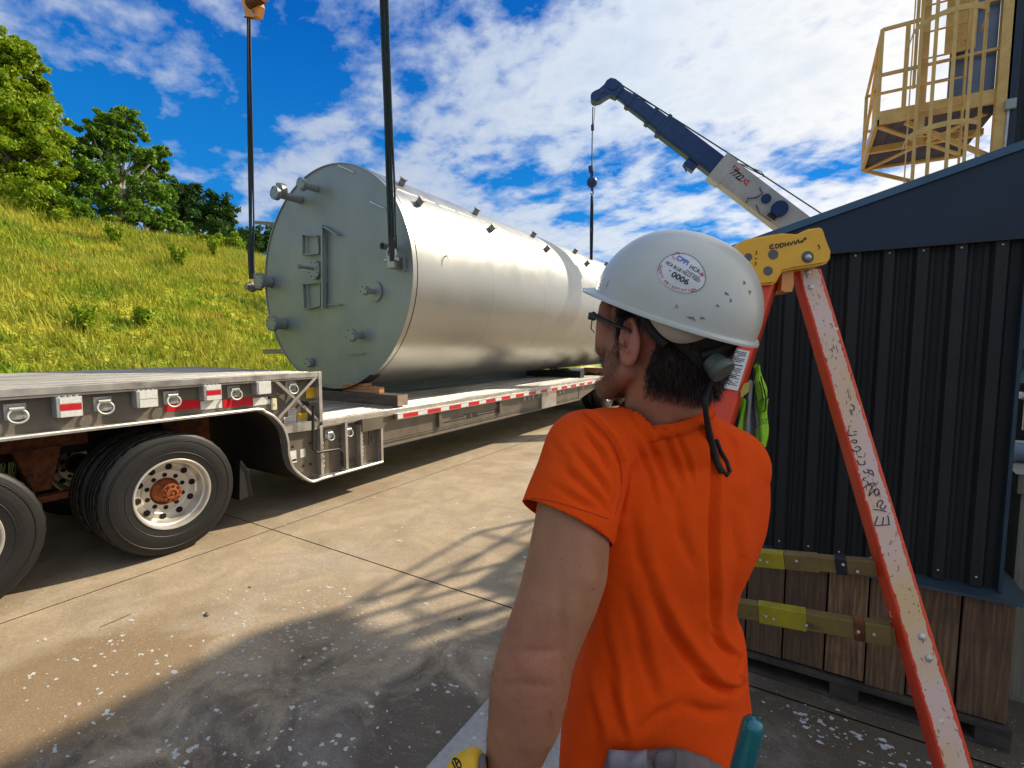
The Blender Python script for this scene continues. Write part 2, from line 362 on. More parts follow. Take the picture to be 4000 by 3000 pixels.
def ground_mat(name, pale=False):
    m = bpy.data.materials.new(name); m.use_nodes = True; t = NT(m.node_tree)
    co = t.n('ShaderNodeTexCoord').outputs['Object']
    a = t.noise(co, .55, 6, .6, .4); big = t.noise(co, .9, 7, .62, .3); b_ = t.noise(co, 2.6, 7, .65, .8); c = t.noise(co, 38, 5, .6)
    if pale:
        col = t.mix(b_, (.40, .38, .36), (.30, .29, .28))
    else:
        col = t.mix(t.ramp(b_, [(.36, 0), (.62, 1)]), (.44, .345, .23), (.315, .245, .165))
        col = t.mix(t.math('MULTIPLY', t.ramp(big, [(.50, 0), (.62, 1)]), .55), col, (.24, .17, .10))
        # wet staining of the near yard, shaped to deepen the foreground shadow too
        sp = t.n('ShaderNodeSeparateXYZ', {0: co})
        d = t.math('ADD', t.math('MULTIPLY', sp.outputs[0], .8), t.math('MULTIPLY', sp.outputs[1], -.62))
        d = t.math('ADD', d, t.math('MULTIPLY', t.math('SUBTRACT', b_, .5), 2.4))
        damp_shade = t.ramp(t.math('ADD', t.math('MULTIPLY', d, .28), 1.13), [(.31, 0), (.47, 1)])
        col = t.mix(t.math('MULTIPLY', damp_shade, .9), col, (.060, .043, .028))
        dust = t.ramp(t.noise(co, 1.3, 9, .68, .25), [(.50, 0), (.66, 1)])
        col = t.mix(t.math('MULTIPLY', dust, .30), col, (.50, .44, .38))
        scr = t.ramp(t.noise(t.n('ShaderNodeMapping', {'Vector': co, 'Scale': (1.0, 2.4, 1), 'Rotation': (0, 0, .4)}).outputs[0], 1.6, 6, .6, 1.0), [(.485, 0), (.50, 1), (.515, 0)])
        col = t.mix(t.math('MULTIPLY', t.math('MULTIPLY', scr, t.ramp(a, [(.45, 0), (.6, 1)])), .16), col, (.62, .56, .47))
    if not pale:
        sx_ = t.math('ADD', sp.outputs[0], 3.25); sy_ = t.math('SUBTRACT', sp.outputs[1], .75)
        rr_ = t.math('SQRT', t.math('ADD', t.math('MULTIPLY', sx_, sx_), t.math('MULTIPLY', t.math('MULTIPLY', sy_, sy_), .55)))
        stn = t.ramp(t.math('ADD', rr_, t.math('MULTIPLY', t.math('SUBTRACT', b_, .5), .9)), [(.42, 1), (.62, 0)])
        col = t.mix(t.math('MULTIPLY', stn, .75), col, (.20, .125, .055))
        c2_ = t.noise(co, 130, 3, .6); col = t.mix(t.math('MULTIPLY', t.ramp(c2_, [(.36, 1), (.50, 0)]), .45), col, (.10, .075, .05)); col = t.mix(t.math('MULTIPLY', t.ramp(c2_, [(.60, 0), (.70, 1)]), .35), col, (.60, .54, .45))
    col = t.mix(t.math('MULTIPLY', t.ramp(c, [(.35, 1), (.6, 0)]), .22), col, (.12, .09, .06))
    sv = t.n('ShaderNodeTexVoronoi', {'Vector': co, 'Scale': 44.0, 'Randomness': 1.0}).outputs['Distance']
    sk = t.math('MULTIPLY', t.ramp(sv, [(.13, 1), (.19, 0)]), t.ramp(t.noise(co, 3.0, 5, .7), [(.50, 0), (.64, 1)]))
    col = t.mix(t.math('MULTIPLY', sk, .8), col, (.60, .56, .50))
    bp = t.n('ShaderNodeBump', {'Strength': .6, 'Distance': .003, 'Height': t.math('ADD', c, t.math('MULTIPLY', b_, .6))}).outputs[0]
    rg = .85 if pale else t.n('ShaderNodeMapRange', {0: damp_shade, 1: 0.0, 2: 1.0, 3: .85, 4: .6}).outputs[0]
    b = t.n('ShaderNodeBsdfPrincipled', {'Base Color': col, 'Roughness': rg, 'Normal': bp}); t.n('ShaderNodeOutputMaterial', {0: b.outputs[0]}); return m
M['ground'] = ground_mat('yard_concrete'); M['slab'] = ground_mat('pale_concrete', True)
M['flake'] = mat('white_flakes', (.56, .56, .52), (.40, .42, .40), 9, .7)
def grass_mat(name, blades=False):
    m = bpy.data.materials.new(name); m.use_nodes = True; t = NT(m.node_tree)
    co = t.n('ShaderNodeTexCoord').outputs['Object']
    mp = t.n('ShaderNodeMapping', {'Vector': co, 'Scale': (1.0, .45, 1.0), 'Rotation': (0, 0, .35)}).outputs[0]
    a = t.noise(mp, .55, 6, .66, .7); b_ = t.noise(mp, 2.1, 6, .6, .3)
    col = t.mix(t.ramp(a, [(.31, 0), (.47, 1)]), (.22, .32, .010), (.48, .45, .05))
    col = t.mix(t.ramp(b_, [(.42, 0), (.62, 1)]), col, (.15, .26, .010))
    col = t.mix(t.ramp(t.noise(mp, 1.1, 5, .65, .9), [(.60, 0), (.70, .9)]), col, (.48, .27, .06))
    col = t.mix(t.ramp(t.noise(mp, .9, 7, .7, .5), [(.56, 0), (.66, .8)]), col, (.10, .11, .02))
    col = t.mix(t.ramp(t.noise(mp, 5.0, 4, .7), [(.60, 0), (.68, .6)]), col, (.36, .28, .08))
    if blades:
        hh = t.n('ShaderNodeAttribute', attribute_name='tone').outputs['Fac']
        col = t.mix(t.math('MULTIPLY', hh, .55), col, (.58, .58, .11))
    b = t.n('ShaderNodeBsdfPrincipled', {'Base Color': col, 'Roughness': .75, 'Specular IOR Level': .2})
    out = b.outputs[0]
    if blades:
        tr = t.n('ShaderNodeBsdfTranslucent', {0: col}); out = t.n('ShaderNodeMixShader', {0: .3, 1: b.outputs[0], 2: tr.outputs[0]}).outputs[0]
    t.n('ShaderNodeOutputMaterial', {0: out}); return m
M['hill'] = grass_mat('grass_bank'); M['blades'] = grass_mat('grass_blades', True)
def leaf_mat(name, c1, c2, c3):
    m = bpy.data.materials.new(name); m.use_nodes = True; t = NT(m.node_tree)
    co = t.n('ShaderNodeTexCoord').outputs['Object']
    r = t.n('ShaderNodeAttribute', attribute_name='tone').outputs['Fac']
    col = t.mix(t.noise(co, .7, 3), c1, c2); col = t.mix(t.ramp(r, [(.5, 0), (1, 1)]), col, c3)
    b = t.n('ShaderNodeBsdfPrincipled', {'Base Color': col, 'Roughness': .6, 'Specular IOR Level': .25})
    tr = t.n('ShaderNodeBsdfTranslucent', {0: col}); o = t.n('ShaderNodeMixShader', {0: .35, 1: b.outputs[0], 2: tr.outputs[0]}).outputs[0]
    t.n('ShaderNodeOutputMaterial', {0: o}); return m
M['leaf_bright'] = leaf_mat('bright_leaves', (.24, .36, .012), (.13, .25, .010), (.48, .54, .04))
M['leaf_mid'] = leaf_mat('mid_leaves', (.13, .27, .022), (.07, .17, .016), (.30, .44, .05))
M['leaf_dark'] = leaf_mat('dark_leaves', (.035, .10, .02), (.02, .06, .014), (.08, .17, .03))
M['bark'] = mat('bark', (.20, .17, .13), (.10, .08, .06), 6, .9, 0, .01, 20)
M['bark_pale'] = mat('pale_bark', (.48, .45, .38), (.25, .22, .17), 4, .85, 0, .006, 20)
# ------------------------------------------------------------------ the ground
def ground():
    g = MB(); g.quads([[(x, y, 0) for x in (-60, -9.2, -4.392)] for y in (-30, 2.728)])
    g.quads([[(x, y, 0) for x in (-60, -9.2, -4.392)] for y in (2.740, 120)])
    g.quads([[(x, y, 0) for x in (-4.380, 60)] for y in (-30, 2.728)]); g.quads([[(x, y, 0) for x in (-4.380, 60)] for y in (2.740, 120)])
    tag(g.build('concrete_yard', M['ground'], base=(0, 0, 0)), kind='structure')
    j = MB(); j.quads([[(x, y, -.018) for x in (-400, 400)] for y in (-400, 600)])
    tag(j.build('ground', mat('joint_dirt', (.035, .028, .02), None, rough=.9), base=(0, 0, -.018)), kind='structure')
    s = MB(); s.box((-1.292, -3, -.01), (.10, 1.96, .035), .004)
    tag(s.build('pavement', M['slab'], base=(-1.292, -3, 0)), kind='structure')
    # loose white flakes lying on the concrete
    V = []; F = []
    def flake(x, y, z, r):
        n = 9; i = len(V); a0 = random.random()*6.28; sq = random.uniform(.45, 1); tx, ty = random.uniform(-.3, .3), random.uniform(-.3, .3)
        pts = []
        for k in range(n):
            a = a0+2*PI*k/n; q = r*random.uniform(.35, 1.25); dx, dy = q*math.cos(a), q*sq*math.sin(a)
            pts.append((x+dx, y+dy, z+.0012+.03*r+(dx*tx+dy*ty)*.10+random.uniform(0, .02)*r))
        V.extend(pts); V.extend([(p[0], p[1], z) for p in pts])
        F.append([i+k for k in range(n)])
        for k in range(n): S.append([i+k, i+n+k, i+n+(k+1) % n, i+(k+1) % n])
    S = []
    def field(n, x0, x1, y0, y1, dens, rmin, rmax, pw=2.6):
        for _ in range(n):
            x = random.uniform(x0, x1); y = random.uniform(y0, y1)
            if random.random() > dens(x, y): continue
            z = .035 if (-1.29 < x < .1 and y < 1.96) else 0
            flake(x, y, z, rmin+(rmax-rmin)*random.random()**pw)
    pat = lambda x, y: .35+.65*(math.sin(x*3.1+y*1.7)+math.sin(y*4.3-x*2.2) > .2)
    field(4200, -3.6, -1.2, .2, 2.4, pat, .0012, .017, 7)
    field(420, -4.4, -1.0, .4, 5.5, pat, .0015, .022, 6)
    field(260, -4.4, -.8, 3, 9, pat, .003, .035, 5)
    field(420, -.6, 1.5, 1.6, 2.8, lambda x, y: .25+.75*(y > 2.3), .002, .016, 3)
    for cx, cy, n, rr in ((.16, 2.62, 34, .10), (.36, 2.60, 22, .09), (.02, 2.66, 8, .05), (.75, 2.2, 40, .12), (1.05, 2.75, 60, .15)):
        for _ in range(n): flake(random.gauss(cx, rr), random.gauss(cy, rr*.45), 0, .003+.017*random.random()**2)
    for q in [(165, 320), (455, 320), (310, 400), (120, 465), (475, 450), (590, 370), (440, 620), (470, 625), (725, 785), (800, 750), (1212, 597), (1540, 345), (1010, 465), (1752, 165), (225, 760), (380, 665), (1385, 745), (910, 437)]:
        p = on_z(q[0]/1.053, 2200+q[1]/1.053, 0)
        for _ in range(3): flake(p.x+random.gauss(0, .012), p.y+random.gauss(0, .012), 0, random.uniform(.008, .018))
    me = bpy.data.meshes.new('flakes'); me.from_pydata(V, [], F+S)
    tag(link('white_flakes', me, M['flake'], base=(0, 0, 0)), 'scattered white paint and foam flakes on the yard', None, kind='stuff')
ground()
def small_debris():
    for (x, y, r, h) in ((851, 214, .022, .012), (1247, 386, .012, .01), (1890, 232, .012, .01), (1028, 100, .014, .006)):
        p = on_z(x/1.053, 2200+y/1.053, 0)
        m = MB(); m.sphere(p+Vector((0, 0, h*.6)), (r, r*.5, h*.7), seg=8)
        for v in m.bm.verts: v.co += Vector((random.uniform(-1, 1), random.uniform(-1, 1), random.uniform(-.4, .4)))*r*.25
        yield m
DL = ['dark crumb of dirt in the middle of the sunlit concrete', 'tiny dark pebble inside the shadow edge on the concrete', 'tiny dark pebble on the shaded concrete near the man\'s elbow', 'small dark leaf scrap on the sunlit concrete nearest the tyre']
for m, l in zip(small_debris(), DL):
    b = sum((v.co for v in m.bm.verts), Vector())/len(m.bm.verts); b.z = 0
    tag(m.build('pebble', M['bark'], base=b, smooth=True), l, 'pebble', 'dark bits on the concrete')
pa = on_z(412/1.053, 2200+262/1.053, .004); pb = on_z(538/1.053, 2200+208/1.053, .004)
m = MB(); m.tube([pa, (pa+pb)/2+Vector((.004, 0, 0)), pb], [.002, .005, .002], 6)
tag(m.build('twig', M['bark'], base=pa), 'thin dark twig lying on the stained patch of concrete', 'twig')

# ------------------------------------------------------------------ grassy bank
def hill_z(x, y):
    d = -x-9.0
    if d <= 0: return 0.0
    u = min(d/11.5, 1.0)
    z = 5.7*(u*.9+.1*math.sin(u*PI/2))
    z += .16*math.sin(x*.9+y*.35)+.12*math.sin(y*.8-x*.3) if 0 < u else 0
    return max(z*min(1, d/1.0), .0)+(0 if d < 1 else 0)
hx = list(np.linspace(-9.0, -21.5, 44))+[-24, -30, -45, -80, -160]
hy = list(np.linspace(-8, 30, 90))+[36, 45, 60, 90, 140, 220]
hb = MB(); hb.quads([[(x, y, hill_z(x, y)+.006) for x in hx] for y in [-60, -30]+hy])
tag(hb.build('hillside', M['hill'], base=(-9, 0, 0), smooth=True), kind='structure')
def grass():
    n = 52000
    x = -9.0-12.4*RNG.rand(n)**.9; y = -1.5+RNG.rand(n)*25
    patch = np.sin(x*1.3+y*.7)+np.sin(y*1.9-x*.6)+np.sin(x*.45-y*.33+1)
    z = np.array([hill_z(a, b) for a, b in zip(x, y)])
    V = []; T = []
    for k in range(3):
        a = RNG.rand(n)*2*PI; h = (.10+.26*RNG.rand(n)**1.6)*(1+.30*patch*.5); h = np.clip(h, .06, .62); wd = .012+.018*RNG.rand(n)
        bx = x+RNG.randn(n)*.05; by = y+RNG.randn(n)*.05
        lx = RNG.randn(n)*.4*h; ly = RNG.randn(n)*.35*h-.2*h
        p0 = np.stack([bx-wd*np.cos(a), by-wd*np.sin(a), z-.02], 1); p1 = np.stack([bx+wd*np.cos(a), by+wd*np.sin(a), z-.02], 1)
        p2 = np.stack([bx+lx, by+ly, z+h], 1)
        V.append(np.stack([p0, p1, p2], 1).reshape(-1, 3))
        tone = np.clip(RNG.rand(n)*.8+.15*patch, 0, 1); T.append(np.repeat(tone, 3)*np.tile([.3, .3, 1.1], n))
    V = np.concatenate(V); T = np.concatenate(T)
    o = np_mesh('grass', V, np.arange(len(V)).reshape(-1, 3), M['blades'], attrs={'tone': T}, base=(-9, 0, 0))
    tag(o, 'tall wild yellow and green grass covering the bank', None, kind='stuff')
grass()
def leaves(V, T, cen, rad, n, size, flat=.75):
    """a clump of leaf faces round cen"""
    d = RNG.randn(n, 3); d /= np.linalg.norm(d, axis=1)[:, None]
    r = RNG.rand(n)**.45; p = np.array(cen)+d*r[:, None]*np.array(rad)
    a = RNG.randn(n, 3); a /= np.linalg.norm(a, axis=1)[:, None]
    b = np.cross(a, RNG.randn(n, 3)); b /= np.linalg.norm(b, axis=1)[:, None]
    s = size*(.6+.8*RNG.rand(n))[:, None]
    V.append(np.stack([p-a*s, p-b*s*.55, p+a*s, p+b*s*.55], 1).reshape(-1, 3)); T.append(np.repeat(RNG.rand(n), 4))
def tree(name, label, cat, base, h, blobs, lm, bark, leaf=.11, dens=1.0, trunk=.14, group=None, tk=True):
    """blobs: (dx along y, height, radius) of the crown's lobes"""
    base = Vector(base); t = thing(name, label, cat, base, group)
    V = []; T = []; br = MB()
    for (dy, z, r) in blobs:
        c0 = np.array([base.x+random.uniform(-.5, .5)*r, base.y+dy, base.z+z])
        if tk: br.tube([base+Vector((0, 0, z*.35)), (base+Vector((0, dy*.5, z*.7))), Vector(c0)], [trunk*.5, trunk*.32, trunk*.1], 6)
        nsub = max(6, int(34*r))
        for _ in range(nsub):
            d = RNG.randn(3); d /= np.linalg.norm(d); q = c0+d*r*(.30+.75*RNG.rand())*np.array([1, 1, 1]); rr = min(r, 1.0)*(.15+.22*RNG.rand())+.03
            leaves(V, T, q, (rr, rr, rr*.75), int(74*dens), leaf*.58)
            if tk and random.random() < .5: br.tube([Vector(c0), Vector(q)], [trunk*.12, trunk*.03], 4)
    V = np.concatenate(V); T = np.concatenate(T)
    np_mesh('crown', V, np.arange(len(V)).reshape(-1, 4), lm, t, attrs={'tone': T})
    if tk:
        br.tube([base-Vector((0, 0, .3)), base+Vector((.03, .05, h*.3)), base+Vector((-.05, 0, h*.62)), base+Vector((0, .05, h*.86))], [trunk, trunk*.8, trunk*.5, trunk*.15], 8)
        br.build('trunk', bark, t)
    return t
def ridge(x, y, X=-21.0): p = on_x(x, y, X); p.z = hill_z(p.x, p.y); return p
def ppm(X): return 0
# pixel extents turned into crown sizes: at x = -21 .. -24 one photo pixel is about 0.0105 m
def crown(xc, yb, X, lobes):
    b = ridge(xc, yb, X); out = []
    for (x, y, r) in lobes:
        p = on_x(x, y, X); out.append((p.y-b.y, p.z-b.z, r))
    return b, out
G = 'trees along the top of the bank'
b, L = crown(40, 900, -22, [(20, 230, .75), (-80, 300, 1.0), (110, 265, .55), (60, 400, 1.2), (-90, 500, 1.5), (120, 500, .9), (40, 620, 1.3), (150, 640, .8), (-60, 760, 1.5), (90, 780, 1.2), (-10, 330, .9), (140, 345, .5), (40, 160, .5), (185, 470, .45), (205, 560, .5), (190, 600, .7), (215, 700, .5), (30, 260, .7), (90, 430, .9)])
tree('leaning_tree', 'tallest tree of the bank, bright yellow-green crown cut by the left edge', 'tree', b, 8, L, M['leaf_bright'], M['bark'], .115, 1.5, .2, G)
b, L = crown(270, 880, -23.5, [(230, 640, .8), (190, 720, .9), (300, 720, .7), (250, 800, .8), (160, 800, .8), (330, 810, .6)])
tree('locust_tree', 'feathery mid green tree in the gap between the tallest and the pale-trunked tree', 'tree', b, 3.5, L, M['leaf_mid'], M['bark'], .08, 1.3, .1, G)
b, L = crown(465, 870, -22.5, [(480, 450, .42), (440, 500, .5), (390, 475, .38), (350, 520, .42), (510, 520, .5), (330, 590, .5), (420, 590, .7), (520, 600, .65), (580, 640, .5), (630, 590, .33), (340, 680, .6), (460, 680, .6), (600, 690, .55), (640, 650, .3), (380, 770, .7), (550, 760, .7), (640, 760, .5), (470, 800, .6), (625, 600, .25)])
tree('sycamore_tree', 'round-topped tree with pale trunk rising clear against the sky', 'tree', b, 5.4, L, M['leaf_mid'], M['bark_pale'], .115, 1.35, .13, G)
b, L = crown(770, 920, -25, [(700, 760, .8), (770, 790, .9), (840, 820, .8), (720, 850, 1.0), (800, 870, 1.0), (860, 880, .7), (880, 850, .4), (690, 740, .4), (745, 745, .35)])
tree('oak_tree', 'dark green rounded tree right of the pale-trunked tree', 'tree', b, 3.5, L, M['leaf_dark'], M['bark'], .12, 1.5, .16, G)
b, L = crown(960, 960, -30, [(920, 925, .7), (985, 925, .8), (1040, 930, .8), (1090, 930, .9), (950, 960, .9), (1020, 965, .8), (1130, 940, .9)])
tree('hedge_tree', 'small dark tree seen behind the left sling at the tank edge', 'tree', b, 2, L, M['leaf_dark'], M['bark'], .12, 1.6, .12, G)
for i, (xc, yb, X, Ls, lm, lab) in enumerate([
    (120, 860, -21, [(40, 800, .9), (130, 790, .9), (-50, 800, 1.0), (180, 830, .5)], 'leaf_bright', 'bright low bush below the tallest tree on the bank'),
    (270, 870, -21, [(250, 820, .6), (320, 840, .55), (200, 790, .5), (350, 860, .35)], 'leaf_mid', 'dark low bush below the feathery tree on the bank'),
    (560, 890, -21, [(520, 850, .45), (590, 830, .55), (650, 830, .4), (470, 870, .3), (640, 870, .4)], 'leaf_mid', 'low bush at the foot of the pale-trunked tree'),
    (860, 945, -20.5, [(800, 930, .3), (880, 935, .45), (930, 960, .4), (840, 950, .35)], 'leaf_bright', 'light green shrub in front of the dark rounded tree')]+[(330, 900, -21.5, [(300, 870, .5), (360, 880, .5), (410, 880, .45)], 'leaf_bright', 'bright bush between the feathery tree and the pale trunk'),
    (680, 925, -21.5, [(660, 900, .45), (720, 905, .5), (600, 890, .4)], 'leaf_mid', 'bush between the pale-trunked tree and the dark tree')]):
    b, L = crown(xc, yb, X, Ls)
    tree('bush', lab, 'bush', b, 1, L, M[lm], M['bark'], .09, 1.5, .05, 'bushes on the bank')
def weed(x, y, X, h, lab):
    b = ridge(x, y, X); 
    for _ in range(40):
        dz = hill_z(b.x, b.y)
    m = MB(); V = []; T = []
    t = thing('weed', lab, 'weed', b, 'tall weeds standing out of the grass')
    for k in range(7):
        a = random.random()*6.28; tip = b+Vector((math.cos(a)*h*.25, math.sin(a)*h*.3, h*random.uniform(.7, 1)))
        m.tube([b-Vector((0, 0, .05)), (b+tip)/2+Vector((0, 0, h*.1)), tip], [.012, .008, .003], 5)
        for q in range(9):
            p = b.lerp(tip, .35+.65*q/8); leaves(V, T, p, (.09, .09, .06), 7, .05)
    m.build('stem', M['leaf_mid'], t); V = np.concatenate(V); np_mesh('foliage', V, np.arange(len(V)).reshape(-1, 4), M['leaf_bright'], t, attrs={'tone': np.concatenate(T)})
def bank_hit(x, y):
    v = ray(x, y); s = 9/abs(v.x)
    for i in range(400):
        p = cC+v*s
        if p.z < hill_z(p.x, p.y): return p
        s += .05
    return p
for (x, y, h, lab) in [(705, 1060, .9, 'tall dark weed on the upper bank right of centre'), (450, 960, .7, 'tall dark weed under the pale-trunked tree'), (330, 1300, .5, 'leafy weed on the straw-coloured part of the bank'), (830, 1010, .7, 'leafy weed below the dark rounded tree'), (560, 1290, .5, 'small leafy weed in the middle of the bank')]:
    p = bank_hit(x, y); weed(x, y, p.x, h, lab)

# ------------------------------------------------------------------ step-deck trailer
XS = -4.53; XF = -7.12; ZU = 1.50; ZL = .955; YS = 3.44
def S1(x, y, off=0): p = on_x(x/1.3825, 1350+y/1.3825, XS+off); return p      # measured on a crop of the trailer's near side
def S2(x, y, off=0): p = on_x(900+x/2.074, 1100+y/2.074, XS+off); return p
tr = thing('flatbed_trailer', 'long aluminium step-deck trailer carrying the silver tank', 'trailer', (-5.825, YS, 0))
def deck(y0, y1, z, name, n=22):
    rows = []; wd = (XS-XF)/n
    prof = []
    for i in range(n):
        x = XF+i*wd
        for (u, dz) in ((0, -.012), (.012, -.012), (.016, 0), (wd*.33, 0), (wd*.33+.003, -.004), (wd*.33+.012, -.004), (wd*.33+.015, 0), (wd*.66, 0), (wd*.66+.003, -.004), (wd*.66+.012, -.004), (wd*.66+.015, 0), (wd-.008, 0), (wd-.004, -.012)):
            prof.append((x+u, z+dz))
    prof.append((XS, z-.012)); prof += [(XS, z-.05), (XF, z-.05)]
    m = MB(); m.quads([[(px, y, pz) for px, pz in prof+[prof[0]]] for y in (y0, y1)])
    return m.build(name, M['alu_deck'], tr)
deck(-7, YS-.03, ZU, 'upper_deck'); deck(YS+.005, 17.4, ZL, 'lower_deck')
# side rails, with lips
m = MB(); m.box((XS-.02, -7, ZU-.05), (XS+.012, YS, ZU+.006), .004); m.box((XS-.06, -7, ZU-.068), (XS+.002, YS, ZU-.054), .002)
m.build('side_rail', M['alu'], tr)
poly = [S1(*q) for q in [(0, 460), (300, 430), (760, 395), (1100, 372), (1380, 352), (1430, 366), (1480, 395), (1525, 450), (1547, 520), (1552, 590), (1575, 660), (1620, 705), (1680, 728), (1735, 722)]]
low = [(p.y, p.z) for p in poly]; zf_ = poly[4].z; low[0] = (-7, zf_)
for i in range(1, 5): low[i] = (low[i][0], zf_)
ZB = S1(2065, 632).z; YE = S1(2065, 632).y
low[-2] = (low[-2][0], ZB); low[-1] = (low[-1][0], ZB)
web = [(-7, ZU-.06)]+[(y, z+.004) for y, z in low]+[(YS+.012, ZB+.004), (YS+.012, ZU-.06)]
m = MB(); m.prism([(XS-.075, y, z) for y, z in web], (-.02, 0, 0)); m.build('neck_side_plate', M['alu_web'], tr)
def flange(pts, name, w0=-.09, w1=.018, th=.016):
    m = MB(); rows = []
    for i, (y, z) in enumerate(pts):
        a = pts[max(i-1, 0)]; b = pts[min(i+1, len(pts)-1)]; d = Vector((0, b[0]-a[0], b[1]-a[1])).normalized(); nrm = Vector((0, -d.z, d.y))
        p = Vector((XS, y, z))
        rows.append([p+Vector((w0, 0, 0)), p+Vector((w1, 0, 0)), p+Vector((w1, 0, 0))+nrm*th, p+Vector((w1-.006, 0, 0))+nrm*th*1.6, p+Vector((w0, 0, 0))+nrm*th*1.6])
    m.quads(rows, True); return m.build(name, M['alu'], tr)
sm = []
for i in range(len(low)-1):
    for k in range(4):
        u = k/4; P = [low[max(i-1, 0)], low[i], low[i+1], low[min(i+2, len(low)-1)]]
        f = lambda c: .5*(2*P[1][c]+(-P[0][c]+P[2][c])*u+(2*P[0][c]-5*P[1][c]+4*P[2][c]-P[3][c])*u*u+(-P[0][c]+3*P[1][c]-3*P[2][c]+P[3][c])*u**3)
        sm.append((f(0), f(1)) if i > 3 else (low[i][0]*(1-u)+low[i+1][0]*u, low[i][1]*(1-u)+low[i+1][1]*u))
sm.append(low[-1]); sm.append((YE, ZB))
flange(sm, 'lower_flange'); 
m = MB(); m.quads([[(XS-.10, y, z-.002), (XF+.1, y, z-.002)] for y, z in sm[12:]]); m.build('neck_belly_plate', M['chassis'], tr)
# rear (step) face, vertical posts and shelves of the drop
m = MB(); m.box((XS-.03, YS-.028, ZL+.002), (XS+.016, YS+.012, ZU+.004), .003); m.box((XF, YS-.03, ZL+.002), (XS-.032, YS+.0, ZU-.052)); m.build('step_post', M['alu'], tr)
def post(x, y0, y1, nm='post', wdt=.018, prot=.085):
    a = S2(x, y0); b = S2(x, y1); m = MB()
    m.box((XS-prot, a.y-wdt/2, b.z), (XS+.010, a.y+wdt/2, a.z), .002); m.box((XS+.0, a.y-.026, b.z), (XS+.011, a.y+.008, a.z), .002); m.build(nm, M['alu'], tr)
post(737, 1165, 1575); post(938, 1125, 1525); post(1060, 1160, 1500); post(1226, 1150, 1455)
a = S2(440, 1195); b = S2(735, 1160); m = MB(); m.bar((XS-.03, a.y, a.z), (XS-.03, YS, b.z-.0), .10, .014, Vector((1, 0, 0))); m.build('shelf_flange', M['alu'], tr)
pl = [(YS+.015, ZL-.06), (YS+.015, ZB+.004), (YE, ZB+.004), (YE, ZL-.06)]
m = MB(); m.prism([(XS-.078, y, z) for y, z in pl], (-.02, 0, 0)); m.build('drop_side_plate', M['alu_web'], tr)
# crossed braces
for A, B, o in (((330, 765), (735, 1140), .0), ((712, 752), (390, 1105), .014)):
    a = S2(*A); b = S2(*B); m = MB(); m.bar((XS-.012+o, a.y, a.z), (XS-.012+o, b.y, b.z), .028, .012, Vector((1, 0, 0)), .002); m.bar((XS-.03+o, a.y, a.z), (XS-.03+o, b.y, b.z), .005, .03, Vector((1, 0, 0))); m.build('cross_brace', M['alu'], tr)
# tie-down rings
def dring(p, s=1.0):
    m = MB(); x = XS-.072; y, z = p.y, p.z
    m.box((x, y-.062*s, z-.058*s), (x+.007, y+.062*s, z+.062*s), .006)
    for dy in (-.05, .05):
        for dz in (-.045, .048): m.cyl((x+.005, y+dy*s, z+dz*s), (x+.012, y+dy*s, z+dz*s), .006*s, 8)
    m.cyl((x+.030, y-.040*s, z+.022*s), (x+.030, y+.040*s, z+.022*s), .021*s, 16)
    m.box((x+.004, y-.036*s, z+.004*s), (x+.032, y+.036*s, z+.04*s), .005)
    pts = [(x+.030+.035*(.5-.5*math.cos(t))**.5*s, y+.054*s*math.sin(t)*1.0, z+.022*s-.050*s*(1-math.cos(t))) for t in np.linspace(-PI*.999, PI*.999, 26)]
    m.tube([(a, b, c) for a, b, c in pts], .0085*s, 8, closed=True)
    m.build('tie_down_ring', M['steel'], tr, smooth='auto')
for q in [(100, 362), (575, 318), (945, 284), (1283, 250), (1592, 222), (1795, 482), (1897, 462)]: dring(S1(*q), .93 if q[1] < 400 else .8)
for k in range(1, 6): dring(Vector((XS, S1(100, 362).y-.62*k, 1.36)))
# winch pockets with reflective faces
def winch(x0, x1, yt, yb, cols):
    a = S1(x0, yt, .03); b = S1(x1, yb, .03); m = MB()
    m.box((XS-.07, a.y, b.z), (XS+.03, b.y, a.z), .006)
    for k in range(4):
        yy = a.y+(b.y-a.y)*(.15+.22*k); m.cyl((XS+.0, yy, a.z), (XS+.0, yy, a.z+.008), .012, 8)
    w_ = m.build('winch_pocket', M['steel'], tr)
    n = len(cols)
    for i, c in enumerate(cols):
        z1 = a.z-(a.z-b.z)*i/n-.004; z0 = a.z-(a.z-b.z)*(i+1)/n+.002
        t = MB(); t.box((XS+.0305, a.y+.02, z0), (XS+.0325, b.y-.008, z1)); t.build('reflective_sticker', M[c], w_)
winch(300, 452, 282, 378, ('white_tape', 'red_tape', 'white_tape')); winch(735, 858, 246, 328, ('white_tape', 'white_tape')); winch(1100, 1200, 216, 290, ('white_tape', 'red_tape', 'white_tape')); winch(1385, 1467, 196, 258, ('white_tape',))
a = S1(300, 282)
for k in range(1, 5): 
    y0 = a.y-.72*k; m = MB(); m.box((XS-.07, y0-.06, 1.31), (XS+.03, y0+.06, 1.40), .006); m.build('winch_pocket', M['steel'], tr)
def decal(fn, x0, y0, x1, y1, c, x=-.0735, nm='reflective_tape'):
    a = fn(x0, y0, x); b = fn(x1, y1, x); m = MB(); m.box((XS+x, a.y, b.z), (XS+x+.0015, b.y, a.z)); return m.build(nm, M[c], tr)
decal(S1, 885, 305, 1082, 338, 'red_tape'); decal(S1, 1082, 302, 1200, 335, 'white_tape'); decal(S1, 1202, 292, 1366, 320, 'red_tape'); decal(S1, 1366, 284, 1460, 315, 'white_tape')
decal(S2, 610, 862, 685, 940, 'yellow_sticker', nm='warning_sticker'); decal(S2, 540, 1070, 625, 1108, 'yellow_sticker', nm='warning_sticker')
